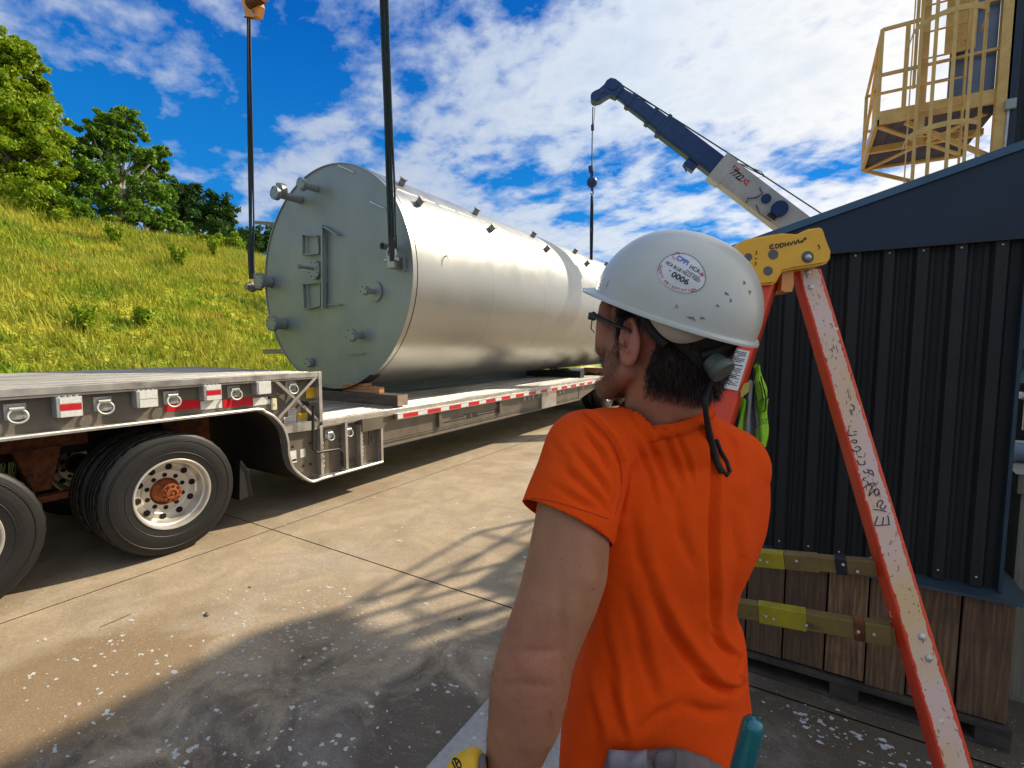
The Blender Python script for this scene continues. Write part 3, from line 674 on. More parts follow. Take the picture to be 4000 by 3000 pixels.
for q in [(465, 1030, 535, 1085), (432, 1100, 535, 1168), (540, 1125, 622, 1165), (470, 1378, 536, 1450), (500, 1442, 538, 1462), (565, 1360, 608, 1418), (300, 870, 390, 945)]:
    o = decal(S2, *q, 'paper' if q[0] != 300 else 'alu_web', nm='info_sticker')
    if q[0] in (465, 432, 540):
        a = S2(q[0], q[1], -.07); b = S2(q[2], q[3], -.07)
        m = MB()
        for r in range(4):
            z = a.z-(a.z-b.z)*(.2+.2*r); m.box((XS-.0719, a.y+.006, z), (XS-.0714, b.y-.006-.02*random.random(), z+.003))
        m.build('print', M['ink'], o)
m = MB(); a = S2(362, 950); b = S2(402, 1040); m.box((XS-.075, a.y, b.z), (XS-.045, b.y, a.z), .006); m.cyl((XS-.046, (a.y+b.y)/2, (a.z+b.z)/2), (XS-.040, (a.y+b.y)/2, (a.z+b.z)/2), .012, 12); m.build('marker_lamp', mat('lamp_cream', (.7, .66, .45), None, rough=.3), tr)
m = MB(); a = S2(593, 788); m.cyl((XS-.075, a.y, a.z), (XS-.071, a.y, a.z), .016, 16)
for q in ((497, 1320), (680, 1315), (540, 1345), (625, 1500), (683, 1485), (760, 1290)): a = S2(*q); m.cyl((XS-.076, a.y, a.z), (XS-.0712, a.y, a.z), .014, 12)
m.build('plate_hole', M['hole'], tr)
bm_ = MB()
for (xa, ya, xb, yb) in ((1078, 1215, 1082, 1420), (1103, 1212, 1107, 1415), (757, 1280, 765, 1500), (782, 1280, 790, 1500)):
    for k in range(7):
        a = S2(xa+(xb-xa)*k/6, ya+(yb-ya)*k/6); bm_.lathe([(.015, 0), (.015, .006), (.009, .012), (0, .013)], (XS-.078, a.y, a.z), (1, 0, 0), 8)
bm_.build('bolt_row', M['steel'], tr)
for ch, q in (('3', (885, 1287)), ('3', (887, 1352)), ('1', (898, 1408)), ('9', (902, 1465))):
    a = S2(*q, -.07); text('unit_number', ch, .085, (XS-.0765, a.y, a.z), (0, 1, 0), (0, 0, 1), M['ink'], tr)
a = S2(988, 1445, -.07); text('unit_number', '53', .085, (XS-.0765, a.y, a.z), (0, 1, 0), (0, 0, 1), M['ink'], tr)
m = MB(); a = S2(1150, 1190); b = S2(1168, 1325); m.tube([(XS-.074, a.y, b.z), (XS-.074, a.y+.005, a.z), (XS-.074, b.y+.02, b.z+.03), (XS-.074, b.y+.02, a.z)], .003, 5); m.build('chalk_mark', M['ink'], tr)
# landing-gear crank
m = MB(); q = [S2(*p) for p in ((640, 990), (640, 1200), (640, 1350), (668, 1382), (740, 1368), (850, 1352), (882, 1380), (886, 1490))]
cr = MB(); cr.tube([(XS+.06, p.y, p.z) for p in q], [.0155]*7+[.0165], 10)
c = cr.build('crank_handle', M['black'], tr, smooth='auto')
a = S2(590, 985); b = S2(665, 990); m = MB(); m.cyl((XS-.07, a.y+.02, a.z), (XS+.05, a.y+.02, a.z), .018, 12); m.box((XS+.03, a.y, a.z-.03), (XS+.09, b.y, a.z+.02), .008); m.build('crank_joint', M['black'], c)
# lower deck edge, reflective tape, main beam
Y0T = S2(1340, 1100).y
m = MB(); m.box((XS-.03, YS+.014, ZL-.055), (XS+.008, 17.4, ZL+.004), .004); m.box((XS-.16, YS+.014, ZL-.075), (XS-.03, 17.4, ZL-.058)); m.build('side_rail', M['alu'], tr)
m = MB(); m.box((XS+.009, Y0T, ZL-.125), (XS+.035, 17.3, ZL-.052), .003); m.box((XS-.02, Y0T, ZL-.135), (XS+.009, 17.3, ZL-.125))
for yy in np.arange(Y0T, 17, .6): m.box((XS-.02, yy, ZL-.12), (XS+.009, yy+.05, ZL-.055))
m.build('rub_rail', M['alu'], tr)
m = MB(); a = S2(1055, 1150); b = S2(1225, 1185); m.box((XS-.06, a.y, b.z+.0), (XS+.03, S2(1225, 1150).y, a.z+.055), .003); m.build('rail_cover', M['alu_web'], tr)
red_y = [((148, 280), (695, 738)), ((360, 475), (655, 690)), ((550, 652), (622, 652)), ((717, 808), (590, 618)), ((868, 948), (562, 590)), ((1002, 1074), (540, 568))]
ys = []
for (xa, xb), (ya, yb) in red_y:
    A = on_x(1500+xa/2.212, 1300+ya/2.212, XS); B = on_x(1500+xb/2.212, 1300+yb/2.212, XS); ys.append((A.y, B.y))
per = (ys[-1][0]-ys[0][0])/5; wd = np.mean([b-a for a, b in ys])
k = 0; yy = ys[0][0]
m = MB(); m.box((XS+.0355, yy-.10, ZL-.118), (XS+.037, yy-.003, ZL-.066)); m.build('reflective_tape', M['white_tape'], tr)
while yy < 17:
    m = MB(); m.box((XS+.0355, yy, ZL-.118), (XS+.037, yy+wd, ZL-.066)); m.build('reflective_tape', M['red_tape'], tr)
    m = MB(); m.box((XS+.0355, yy+wd+.004, ZL-.118), (XS+.037, yy+per-.004, ZL-.066)); m.build('reflective_tape', M['white_tape'], tr)
    yy += per
for X, nm in ((XS-.05, 'main_beam'), (XF+.35, 'main_beam')):
    m = MB(); m.box((X-.012, YE+.002, .515), (X, 10.6, ZL-.06)); m.box((X-.05, YE+.002, .49), (X+.045, 10.6, .514), .004); m.box((X-.0, YE+.002, .545), (X+.012, 10.6, .556)); m.box((X, YE+.002, .575), (X+.008, 10.6, .584))
    m.prism([(X-.012, 10.602, .49), (X-.012, 10.602, ZL-.06), (X-.012, 13.2, ZL-.06), (X-.012, 13.2, ZL-.16), (X-.012, 12.2, ZL-.16)], (.02, 0, 0)); m.build(nm, M['alu_web'], tr)
m = MB()
for y in np.arange(YE+.3, 17, .9): m.box((XF+.1, y, ZL-.14), (XS-.17, y+.07, ZL-.052))
m.build('cross_member', M['chassis'], tr)
P3 = lambda x, y, X=XS-.04: on_x(1500+x/2.212, 1300+y/2.212, X)
a = P3(760, 748); text('maker_lettering', 'TRAIL KING', .115, (XS-.046, a.y, .655), (0, 1, 0), (0, 0, 1), M['ink'], tr, width=P3(818, 735).y-P3(698, 757).y, bold=.02)
for (y0, y1) in ((P3(490, 800).y, P3(694, 757).y), (P3(824, 730).y, P3(1010, 690).y)):
    for z in (.63, .668):
        m = MB(); m.box((XS-.0495, y0, z), (XS-.047, y1, z+.014)); m.build('pinstripe', M['ink'], tr)
for q in ((475, 760), (995, 640)):
    a = P3(*q); m = MB(); m.box((XS-.05, a.y-.04, .60), (XS+.0, a.y+.03, ZL-.09), .004); m.prism([(XS-.048, a.y+.03, .62), (XS-.048, a.y+.03, ZL-.1), (XS-.048, a.y+.95, ZL-.1)], (.006, 0, 0)); m.build('gusset', M['alu_web'], tr)
a = P3(1350, 600); m = MB(); m.box((XS-.4, a.y, .50), (XS-.0, P3(1475, 560).y, ZL-.13), .006); m.build('valve_box', M['alu'], tr)
for q in (1215, 1255, 1290, 1340, 1375, 1405, 1522, 1552, 1720, 1850, 1870):
    a = P3(q, 560, XS); z0 = ZL-.13; m = MB()
    m.tube([(XS+.0, a.y-.022, z0), (XS+.0, a.y-.022, z0-.06), (XS+.0, a.y, z0-.085), (XS+.0, a.y+.022, z0-.06), (XS+.0, a.y+.022, z0)], .007, 6); m.build('chain_hook', M['steel'], tr, smooth='auto')
# wheels ---------------------------------------------------------------
def make_wheel(y, xo, parent, detail=True, r=.525):
    """dual wheel seen from +X; xo = outer face of the tyre"""
    c = Vector((xo, y, r)); ax = Vector((-1, 0, 0)); t = MB(); R = r
    for off in (0.0, .33):
        prof = [(.288, off+.012), (.30, off+.004), (.33, off+.0), (.352, off-.003), (.356, off-.0065), (.360, off-.003), (.37, off-.005), (.40, off-.006), (.43, off-.003), (.452, off+.001), (.456, off-.003), (.460, off+.003), (.468, off+.004), (.470, off+.009), (.495, off+.016), (.515, off+.030), (R-.004, off+.040), (R, off+.05)]
        for g in range(3): prof += [(R, off+.088+.055*g-.012), (R-.014, off+.088+.055*g-.008), (R-.014, off+.088+.055*g+.002), (R, off+.088+.055*g+.006)]
        prof += [(R, off+.25), (.51, off+.27), (.46, off+.288), (.40, off+.29), (.30, off+.285), (.288, off+.27)]
        nn = 132
        t.lathe(prof, c, ax, nn, mod=lambda j, k: (1-.016*((k//2) % 2)) if j in (16, 17, 18) else (1-.0*((k//2) % 2)))
    w_ = t.build('wheel', M['rubber'], parent)
    rim = MB(); rim.lathe([(.300, .016), (.302, .003), (.296, -.004), (.286, -.002), (.280, .010), (.276, .03), (.274, .055), (.262, .065), (.256, .10), (.250, .135), (.236, .150), (.20, .152), (.192, .150), (.186, .157), (.175, .160), (.118, .160), (.114, .175), (.114, .22)], c, ax, 96)
    ro = rim.build('rim', M['rim'], w_, smooth='auto')
    hole = MB()
    for k in range(10):
        a = 2*PI*k/10+.16; p = c+Vector((-.1500, .214*math.cos(a), .214*math.sin(a)))
        hole.lathe([(0, -.0045), (.0265, -.004), (.0265, .004)], p, ax, 18)
    for k in range(10):
        a = 2*PI*k/10+.30; p = c+Vector((-.159, .143*math.cos(a), .143*math.sin(a)))
        hole.lathe([(0, -.0035), (.0185, -.003), (.0185, .003)], p, ax, 14)
    hb_ = bmesh.new(); hb_.from_mesh(ro.data); hm_ = bpy.data.meshes.new('t'); bmesh.ops.recalc_face_normals(hole.bm, faces=hole.bm.faces)
    for v in hole.bm.verts: v.co -= root_loc(parent)
    hole.bm.to_mesh(hm_); hole.bm.free(); nf = len(hb_.faces); hb_.from_mesh(hm_); hb_.faces.ensure_lookup_table()
    for f in hb_.faces[nf:]: f.material_index = 1; f.smooth = False
    hb_.to_mesh(ro.data); hb_.free(); ro.data.materials.append(M['hole'])
    hub = MB(); hub.lathe([(.112, .20), (.096, .17), (.060, .155), (.058, .07), (.080, .062), (.080, .048), (.052, .044), (.050, .026), (.032, .022), (.028, .030), (.014, .030), (.012, .02), (0, .018)], c, ax, 36)
    for k in range(10):
        a = 2*PI*k/10; p = c+Vector((0,   .066*math.cos(a), .066*math.sin(a))); hub.cyl(p+ax*.05, p+ax*.028, .0105, 6); hub.cyl(p+ax*.028, p+ax*.018, .006, 8)
    hub.build('hub', M['rust_hub'], w_)
    return w_
RW = 12.75
make_wheel(RW, XS-.08, tr); make_wheel(RW+1.3, XS-.08, tr)
m = MB(); m.cyl((XS-.5, RW, .52), (XF+.5, RW, .52), .07); m.cyl((XS-.5, RW+1.3, .52), (XF+.5, RW+1.3, .52), .07); m.box((XF+.7, 12.2, .62), (XS-.7, 15.2, ZL-.06)); m.build('axle', M['chassis'], tr)
for y in (RW, RW+1.3):
    for X0 in (XF+.08,): make_wheel(y, X0+.62, tr)
# the truck under the front of the trailer
tk = thing('tractor_truck', 'rusty tractor truck frame and tandem wheels under the raised front deck', 'truck', (-5.825, 1.3, 0))
make_wheel(1.985, XS-.045, tk); make_wheel(.655, XS-.045, tk); make_wheel(-1.5-2.2, XS-.2, tk)
for y in (1.985, .655): make_wheel(y, XF+.66, tk)
m = MB()
for X in (-5.45, -6.2): m.box((X-.04, -6, .86), (X+.04, 2.75, 1.12))
m.box((-6.2, 2.2, .9), (-5.45, 2.32, 1.1)); m.box((-6.3, .9, 1.13), (-5.3, 1.7, 1.21)); m.build('frame_rail', M['chassis'], tk)
m = MB()
for X in (-5.36,):
    a = on_x(210, 1790, X)
m.prism([(-5.16, 1.15, .98), (-5.16, 1.44, .98), (-5.16, 1.36, .64), (-5.16, 1.26, .64)], (-.1, 0, 0)); m.box((-5.32, 1.0, .97), (-5.18, 1.62, 1.10))
m.build('suspension_bracket', M['rust'], tk)
m = MB(); m.bar((-5.2, .7, .55), (-5.2, 1.95, .58), .09, .05); m.box((-5.28, 2.2, .80), (-5.22, 2.62, 1.13)); m.build('spring_beam', M['rust'], tk)
for y in (1.985, .655):
    m = MB(); m.cyl((-4.9, y, .525), (-6.7, y, .525), .085, 16); m.sphere((-5.85, y, .525), (.2, .22, .22)); m.build('axle', M['chassis'], tk, smooth=True)
m = MB(); fl = [on_x(*q, XS-.1) for q in ((940, 1800), (968, 1838), (985, 1935), (975, 1955))]; m.tube([(XS-.1, p.y, p.z) for p in fl], .005, 6)
m.prism([(XS-.11, fl[0].y, fl[0].z), (XS-.11, fl[1].y, fl[1].z), (XS-.11, fl[2].y, fl[2].z), (XS-.11, fl[2].y-.12, fl[2].z-.02)], (-.5, 0.02, 0)); m.build('mudflap', M['black'], tk)
m = MB(); m.box((-6.9, -6.2, .75), (-4.7, -4.2, 3.1), .12); m.build('cab', M['crane_white'], tk)
# ------------------------------------------------------------------ the tank
TX, TZ, TR, TY0, TY1 = -5.95, 2.75, 1.60, 4.75, 16.6
tank = thing('storage_tank', 'huge silver-grey cylindrical steel tank hanging just above the trailer deck', 'tank', (TX, TY0, TZ-TR))
m = MB(); n = 160
m.lathe([(TR-.012, .03), (TR-.012, 0), (TR, 0), (TR, .035)]+[(TR, y) for y in (2.9, 5.8, 8.7)]+[(TR, TY1-TY0-.03), (TR-.02, TY1-TY0), (0, TY1-TY0)], (TX, TY0, TZ), (0, 1, 0), n)
m.build('shell', M['tank'], tank, smooth='auto')
m = MB(); m.lathe([(0, 0), (TR-.0125, 0)], (TX, TY0+.018, TZ), (0, 1, 0), n); m.build('head', M['tank_head'], tank)
m = MB(); m.lathe([(TR-.001, -.0), (TR+.004, .012), (TR-.001, .024)], (TX, TY0+.07, TZ), (0, 1, 0), 128); m.build('head_seam', M['black'], tank)
for y in (6.62, 8.42, 10.9, 13.8):
    m = MB(); m.lathe([(TR-.002, -.006), (TR+.0025, 0), (TR-.002, .006)], (TX, y, TZ), (0, 1, 0), 128); m.build('weld_seam', M['tank'], tank, smooth=True)
def cyl_pt(th, y, r=TR): return Vector((TX+r*math.cos(th), y, TZ+r*math.sin(th)))
m = MB()
th = math.radians(46)
for k in range(26): 
    y0 = 5.0+k*.44; m.tube([cyl_pt(th, y0, TR), cyl_pt(th, y0+.30+.1*random.random(), TR)], .006, 5)
m.build('weld_seam', M['seam'], tank)
def ZD(x, y, Y=None): return on_y(900+x/1.427, 500+y/1.427, TY0 if Y is None else Y)
def nozzle(x, y, L, rp, rf, pad=0, ft=.03, dirv=Vector((0, -1, 0)), blind=True, grp=True):
    """x, y: crop pixel of the outer flange face, L: how far it sticks out of the head"""
    f = ZD(x, y, TY0-L); m = MB(); base = Vector((f.x, TY0+.01, f.z))
    m.cyl(base, f+Vector((0, ft*.5, 0)), rp, 24); m.cyl(f+Vector((0, ft*1.1, 0)), f+Vector((0, ft*2.1, 0)), rf, 28); m.cyl(f+Vector((0, ft, 0)), f, rf, 28)
    if pad: m.cyl(base, base-Vector((0, .022, 0)), pad, 40)
    o = m.build('nozzle', M['tank_head'], tank, smooth='auto')
    b = MB(); nb = 8 if rf > .1 else 4
    for k in range(nb):
        a = 2*PI*k/nb+.3; p = f+Vector((math.cos(a), 0, math.sin(a)))*(rf*.8); b.cyl(p+Vector((0, .002, 0)), p-Vector((0, .008, 0)), .008, 8)
    b.build('flange_bolt', M['black'], o)
nozzle(242, 360, .42, .055, .095); 
nozzle(388, 310, .26, .05, .09)
f = ZD(285, 352, TY0-.30); m = MB(); m.cyl(f+Vector((-.02, 0, -.06)), f+Vector((.0, 0, .10)), .07, 20); m.cyl(f+Vector((0, -.05, 0)), f+Vector((0, .03, 0)), .10, 24); m.build('nozzle', M['tank_head'], tank, smooth='auto')
nozzle(153, 850, .20, .09, .125); nozzle(224, 1088, .22, .09, .125); nozzle(740, 905, .20, .035, .062, pad=.135); nozzle(664, 1155, .18, .05, .092); nozzle(428, 1308, .06, .05, .072)
nozzle(462, 790, .05, .06, .135); f = ZD(372, 770, TY0-.30); m = MB(); m.cyl(Vector((f.x, TY0, f.z)), f+Vector((0, .01, 0)), .022, 16); m.cyl(f+Vector((0, .05, 0)), f, .032, 16); m.build('pipe_stub', M['tank_head'], tank, smooth='auto')
f = ZD(845, 657, TY0-.16); m = MB(); m.lathe([(.042, .0), (.042, .17), (.030, .17), (.030, .0)], f, (0, 1, 0), 20); m.build('pipe_stub', M['tank_head'], tank, smooth='auto')
# clip frames welded on the head
def hbar(a, b, wd=.05, pr=.10):
    A = ZD(*a, TY0-pr/2); B = ZD(*b, TY0-pr/2); A = Vector((A.x, TY0-pr/2, A.z)); B = Vector((B.x, TY0-pr/2, B.z)); m = MB(); m.bar(A, B, .012, pr, Vector((0, 1, 0))); return m
def clip(pts, wd, pr, nm='clip_frame', closed=False):
    m = MB()
    for i in range(len(pts)-1+closed):
        a = ZD(*pts[i]); b = ZD(*pts[(i+1) % len(pts)]); a.y = b.y = TY0-pr/2; x_, y_, z_ = frame(b-a, Vector((0, 1, 0)))
        m.obox((a+b)/2, (wd, pr, (b-a).length+wd), Matrix((x_, Vector((0, 1, 0)), z_)).transposed())
    m.build(nm, M['tank_head'], tank)
clip([(418, 598), (500, 605), (510, 700), (418, 712)], .014, .055, closed=True); clip([(420, 872), (515, 862), (515, 992), (428, 1010)], .014, .055, closed=True)
clip([(530, 552), (532, 1000)], .035, .07); clip([(540, 556), (612, 600)], .016, .07); clip([(560, 985), (622, 985)], .012, .06)
clip([(655, 1258), (745, 1256)], .014, .03); clip([(976, 720), (980, 800)], .012, .05)
for (a, b) in (((140, 522), (222, 545)), ((140, 530), (222, 556))):
    A = ZD(*a, TY0+.3); B = ZD(*b, TY0+.3); m = MB(); m.tube([A, Vector((TX-TR*.96, B.y, B.z))], .016, 8); m.build('side_pipe', M['bracket'], tank)
for (a, b) in (((183, 1240), (280, 1240)), ((186, 1253), (290, 1256))):
    A = ZD(*a, TY0+.2); m = MB(); m.tube([A, Vector((TX-1.0, A.y, A.z+.02))], .018, 8); m.build('side_pipe', M['bracket'], tank)
# sun glints high on the head, painted in as pale strips
for a, b in (((608, 210), (692, 248)), ((783, 412), (865, 450))):
    A = ZD(*a); B = ZD(*b); A.y = B.y = TY0-.012; m = MB(); x_, y_, z_ = frame(B-A, Vector((0, 1, 0))); m.obox((A+B)/2, (.012, .03, (B-A).length), Matrix((x_, Vector((0, 1, 0)), z_)).transposed()); m.build('head_glint', M['white_tape'], tank)
# clips in two rows along the shell
def shell_clip(th, y):
    p = cyl_pt(th, y, TR-.01); q = cyl_pt(th, y, TR+.10); d = (q-p).normalized(); t_ = Vector((-d.z, 0, d.x))
    m = MB(); R3 = Matrix((Vector((0, 1, 0)), t_, d)).transposed()
    m.obox((p+q)/2, (.012, .11, .11), R3); m.obox(q, (.075, .11, .010), R3)
    o = m.build('shell_clip', M['bracket'], tank)
    h = MB()
    for s in (-.028, .028): h.cyl((p+q)/2+t_*s-Vector((0, .008, 0)), (p+q)/2+t_*s+Vector((0, .008, 0)), .008, 8)
    h.build('clip_hole', M['paper'], o)
for y in (5.23, 7.02, 9.08, 11.21, 13.4, 15.4): shell_clip(math.radians(53.5), y); shell_clip(math.radians(37.8), y)
a = Vector((-4.37, 5.42, 2.9)); m = MB(); m.tube([cyl_pt(.17, 5.42, TR-.01), cyl_pt(.17, 5.42, TR+.05), cyl_pt(.13, 5.42, TR+.06)], .009, 6); m.build('shell_hook', M['tank'], tank)
m = MB(); bx = on_x(2320, 1440, -4.5); m.prism([(-4.75, 12.9, 1.55), (-4.75, 13.25, 1.75), (-4.75, 13.6, 1.5), (-4.75, 13.3, 1.28)], (.03, 0, 0)); m.prism([(-4.9, 13.0, 1.5), (-4.7, 13.0, 1.75), (-4.7, 13.0, 1.4)], (0, .04, 0)); m.build('base_lug', M['tank'], tank)
# lifting lugs with shackles at the rim of the head
def lug(x, y, Y=TY0-.12, s=1.0):
    c = ZD(x, y, Y); m = MB(); m.obox(Vector((c.x, TY0-.08, c.z-.03)), (.12*s, .18, .16*s), Matrix.Identity(3), .01); o = m.build('lifting_lug', M['tank'], tank)
    k = MB(); k.cyl(Vector((c.x-.11, Y-.02, c.z)), Vector((c.x+.11, Y-.02, c.z)), .024, 14)
    k.tube([Vector((c.x+.075*math.sin(t)*1.0, Y-.02, c.z+.07-.075*math.cos(t)*1.2)) for t in np.linspace(.4, 2*PI-.4, 20)], .018, 8)
    k.build('shackle', M['steel'], o, smooth='auto'); return c
c1 = lug(905, 735); c2 = ZD(120, 885, TY0-.05); m = MB(); m.sphere(c2, (.05, .09, .09)); m.cyl(c2-Vector((0, .1, 0)), c2+Vector((0, .16, 0)), .05); m.build('lifting_lug', M['bracket'], tank, smooth='auto')

# ------------------------------------------------------------------ slings, hook block
def sling(name, label, pts, wd, cols, n=5, group=None, offx=None):
    t = thing(name, label, 'sling', pts[0], group); D = [Vector(p) for p in pts]
    offx = offx or cR
    for k in range(n):
        m = MB(); o = (k-(n-1)/2)/n*wd; P = []
        for i, p in enumerate(D):
            wv = 1 if 0 < i < len(D)-1 else .55; P.append(p+offx*(o*wv+random.uniform(-.004, .004))+cF*random.uniform(-.02, .02))
        m.tube(P, [wd/n*.62]*len(P), 8); m.build('strand', M[cols[k % len(cols)]], t, smooth=True)
    return t
def lerp(a, b, u): return Vector(a)*(1-u)+Vector(b)*u
A = on_y(1536, 1022, TY0-.14); B = on_y(1500, -30, TY0-.3); top = B+(B-A)*.45
sling('lifting_sling', 'thick green sling shackled to the right rim of the tank head', [lerp(A, top, u) for u in (0, .05, .2, .4, .6, .8, 1)], .105, ['sling', 'sling_dark', 'sling', 'sling_dark', 'sling'], group='slings lifting the tank')
m = MB(); m.tube([A+Vector((0, 0, .30)), A+Vector((0, 0, .0))], [.052, .045], 12); m.build('sling_sleeve', M['black'], [o for o in bpy.data.objects if o.name == 'lifting_sling'][0])
A = on_y(984, 1085, TY0-.07); B = on_y(971, 60, TY0-.2)
s2 = sling('lifting_sling', 'thick green sling from the orange hook to the left rim of the tank head', [lerp(A, B, u) for u in (0, .06, .2, .45, .7, 1)], .085, ['sling', 'sling_dark', 'sling', 'sling_dark'], 4, group='slings lifting the tank')
m = MB(); m.tube([A+Vector((0, 0, .5)), A+Vector((0, 0, -.02))], [.05, .045], 12); m.build('sling_sleeve', M['black'], s2)
hb = thing('hook_block', 'orange crane hook block at the top edge holding the left sling', 'hook block', B)
m = MB(); Pq = [on_y(x, y, TY0-.27) for x, y in ((952, -60), (944, 10), (958, 62), (985, 66), (1004, 62), (1012, 20), (1000, -20), (985, -60))]; m.prism(Pq, (0, .09, 0)); m.build('cheek_plate', M['orange_paint'], hb)
m = MB(); a = on_y(975, 15, TY0-.28); b = on_y(1030, -15, TY0-.28); m.cyl(a, b, .075, 18); m.tube([on_y(955, 66, TY0-.24), on_y(985, 72, TY0-.24), on_y(1006, 64, TY0-.24)], .012, 8); m.build('hook_pin', M['rust'], hb, smooth='auto')
m = MB(); m.tube([on_y(984, 38, TY0-.29), on_y(990, 44, TY0-.29), on_y(989, 52, TY0-.29)], .006, 6); m.build('painted_mark', M['ink'], hb)

# ------------------------------------------------------------------ things lying on the lower deck
def wood_beam(name, label, y0, y1, x0, x1, z0, z1, m1, group=None, end=None):
    t = thing(name, label, 'timber', ((x0+x1)/2, y0, z0), group)
    m = MB(); m.box((x0, y0, z0), (x1, y1, z1), .006); m.build('beam', M[m1], t)
    if end: m = MB(); m.box((x1+.0005, y0+.004, z0+.004), (x1+.006, y1-.004, z1-.004)); m.build('end_grain', M[end], t)
    return t
q = on_x(1580, 1590, XS-.08); r_ = on_x(1608, 1582, XS-.08)
TYB = on_x(1550, 1600, XS-.1).y
wood_beam('bearer_beam', 'dark bearer beam lying across the deck below the tank head', TYB, TYB+.20, XF+.05, XS-.09, ZL+.02, ZL+.17, 'dunnage', 'timbers under the tank', 'plank_end')
wood_beam('bearer_board', 'thin board under the dark bearer beam near the tank head', TYB-.02, TYB+.16, XF+.05, XS-.16, ZL+.002, ZL+.018, 'plank_end', 'timbers under the tank')
yw = TYB+.05
for i, (x0, x1, yy, k, lab) in enumerate([(-5.75, -5.10, yw, 3, 'fresh timber blocking stacked right under the tank head'), (-6.95, -6.3, yw, 3, 'fresh timber blocking on the far side under the tank head')]):
    t = thing('timber_block', lab, 'timber', ((x0+x1)/2, yy, ZL+.17), 'timbers under the tank')
    for j in range(k):
        m = MB(); m.box((x0+(0 if i else .0)+.0, yy, ZL+.172+.042*j), (x1-(.10*j if not i else 0), yy+.14, ZL+.21+.042*j), .003); m.build('board', M['wood'], t)
    if i == 0: m = MB(); m.box((x1-.001, yy+.0, ZL+.172), (x1+.10, yy+.09, ZL+.255), .003); m.build('end_block', M['wood'], t)
m = MB(); pts = []
for t_ in np.linspace(-.55, .55, 14): pts.append((TX+(TR+.012)*math.sin(t_)*.98, yw+.1, TZ-(TR+.006)*math.cos(t_)))
m.quads([[(x, yw-.05, z), (x, yw+.16, z)] for x, y, z in pts]); m.quads([[(x, yw-.05, z-.008), (x, yw+.16, z-.008)] for x, y, z in pts])
tag(m.build('rubber_mat', M['black'], base=(TX, yw, ZL+.2)), 'black rubber strip draped over the timber under the tank head', 'rubber strip')
yb = on_x(2250, 1462, -5.0).y
wood_beam('bearer_beam', 'black bearer beam across the deck under the far end of the tank', yb, yb+.25, XF+.05, XS-.35, ZL+.002, ZL+.17, 'black', 'timbers under the tank')
t = thing('timber_block', 'brown timber block at the far end of the tank beside the man\'s face', 'timber', (-4.9, yb+1.2, ZL), 'timbers under the tank'); 
for j in range(4): m = MB(); m.box((-5.3, yb+1.2, ZL+.002+.05*j), (-4.75, yb+1.4, ZL+.048+.05*j), .003); m.build('board', M['wood'], t)
t = thing('stud_bundle', 'long bundle of grey-green boards along the far side of the deck', 'bundle', (-6.6, 5, ZL))
for i in range(4):
    for j in range(3):
        m = MB(); m.box((-6.95+.17*i+.004*j, TYB+.6+.03*j, ZL+.004+.048*j), (-6.79+.17*i+.004*j, yb-.3, ZL+.048+.048*j), .003); m.build('board', M['studs'], t)

# ------------------------------------------------------------------ mobile crane
cr = thing('mobile_crane', 'white and navy telescopic crane whose boom reaches up from behind the black shed', 'crane', (2.4, 13.2, 0))
tip = at(2392, 345, 12.75); base = at(3085, 872, 12.3)
bd = (base-tip).normalized(); side_n = bd.cross(Vector((0, 0, 1))).normalized()
if side_n.dot(cC-base) < 0: side_n = -side_n
bu = side_n.cross(bd).normalized()
if bu.z < 0: bu = -bu
def Bp(s, h=0, n_=0): return tip+bd*s+bu*h+side_n*n_
L = (base-tip).length
def sec(s0, s1, h, wd, name, mt, taper=0):
    h *= .645; wd *= .645; m = MB(); hh = h/2
    prof = lambda k: [(-hh*k, -wd/2*.75), (-hh*k*.72, -wd/2), (hh*k, -wd/2), (hh*k, wd/2), (-hh*k*.72, wd/2), (-hh*k, wd/2*.75)]
    m.quads([[Bp(s, a, b) for a, b in prof(1)] for s in (s0, s1)], True)
    for s in (s0, s1): 
        f = [m.bm.verts.new(Bp(s, a, b)) for a, b in prof(1)]; m.bm.faces.new(f)
    return m.build(name, M[mt], cr)
# positions along the boom measured from the tip
def Sx(x, y):
    best = None
    v = ray(x, y); nrm = v.cross(bd)
    a_ = np.array([[bd.x, -v.x, (v.cross(bd)).x], [bd.y, -v.y, (v.cross(bd)).y], [bd.z, -v.z, (v.cross(bd)).z]]); b__ = np.array(cC-tip)
    return float(np.linalg.solve(a_, b__)[0])
K5 = lambda x, y: Sx(2250+x/2.073, 200+y/2.073)
s_a, s_b, s_c, s_d, s_e = K5(430, 400), K5(560, 500), K5(700, 620), K5(1130, 960), K5(1500, 1220)
sec(.1, s_b, .40, .30, 'boom_section', 'crane_dark'); sec(s_a, s_c, .52, .38, 'boom_section', 'crane_dark'); sec(s_b+.15, s_c+.2, .62, .44, 'boom_section', 'crane_dark'); sec(s_c-.05, s_d+.3, .78, .52, 'boom_section', 'crane_dark')
sec(s_d, L+4.2, .98, .62, 'boom_base', 'crane_white'); sec(s_d-.04, s_d+.30, 1.08, .66, 'boom_collar', 'crane_white')
for s, h, wd in ((s_a, .60, .42), (s_b+.15, .70, .48), (s_c-.05, .86, .56)): sec(s, s+.09, h, wd, 'wear_collar', 'crane_dark')
hd = MB(); hp = [(-.20, .12), (-.26, -.12), (-.22, -.30), (-.42, -.62), (-.50, -.80), (-.44, -.98), (-.26, -1.02), (-.10, -.92), (.06, -.62), (.42, -.42), (.50, -.2), (.46, .0), (.28, .22), (.0, .23)]
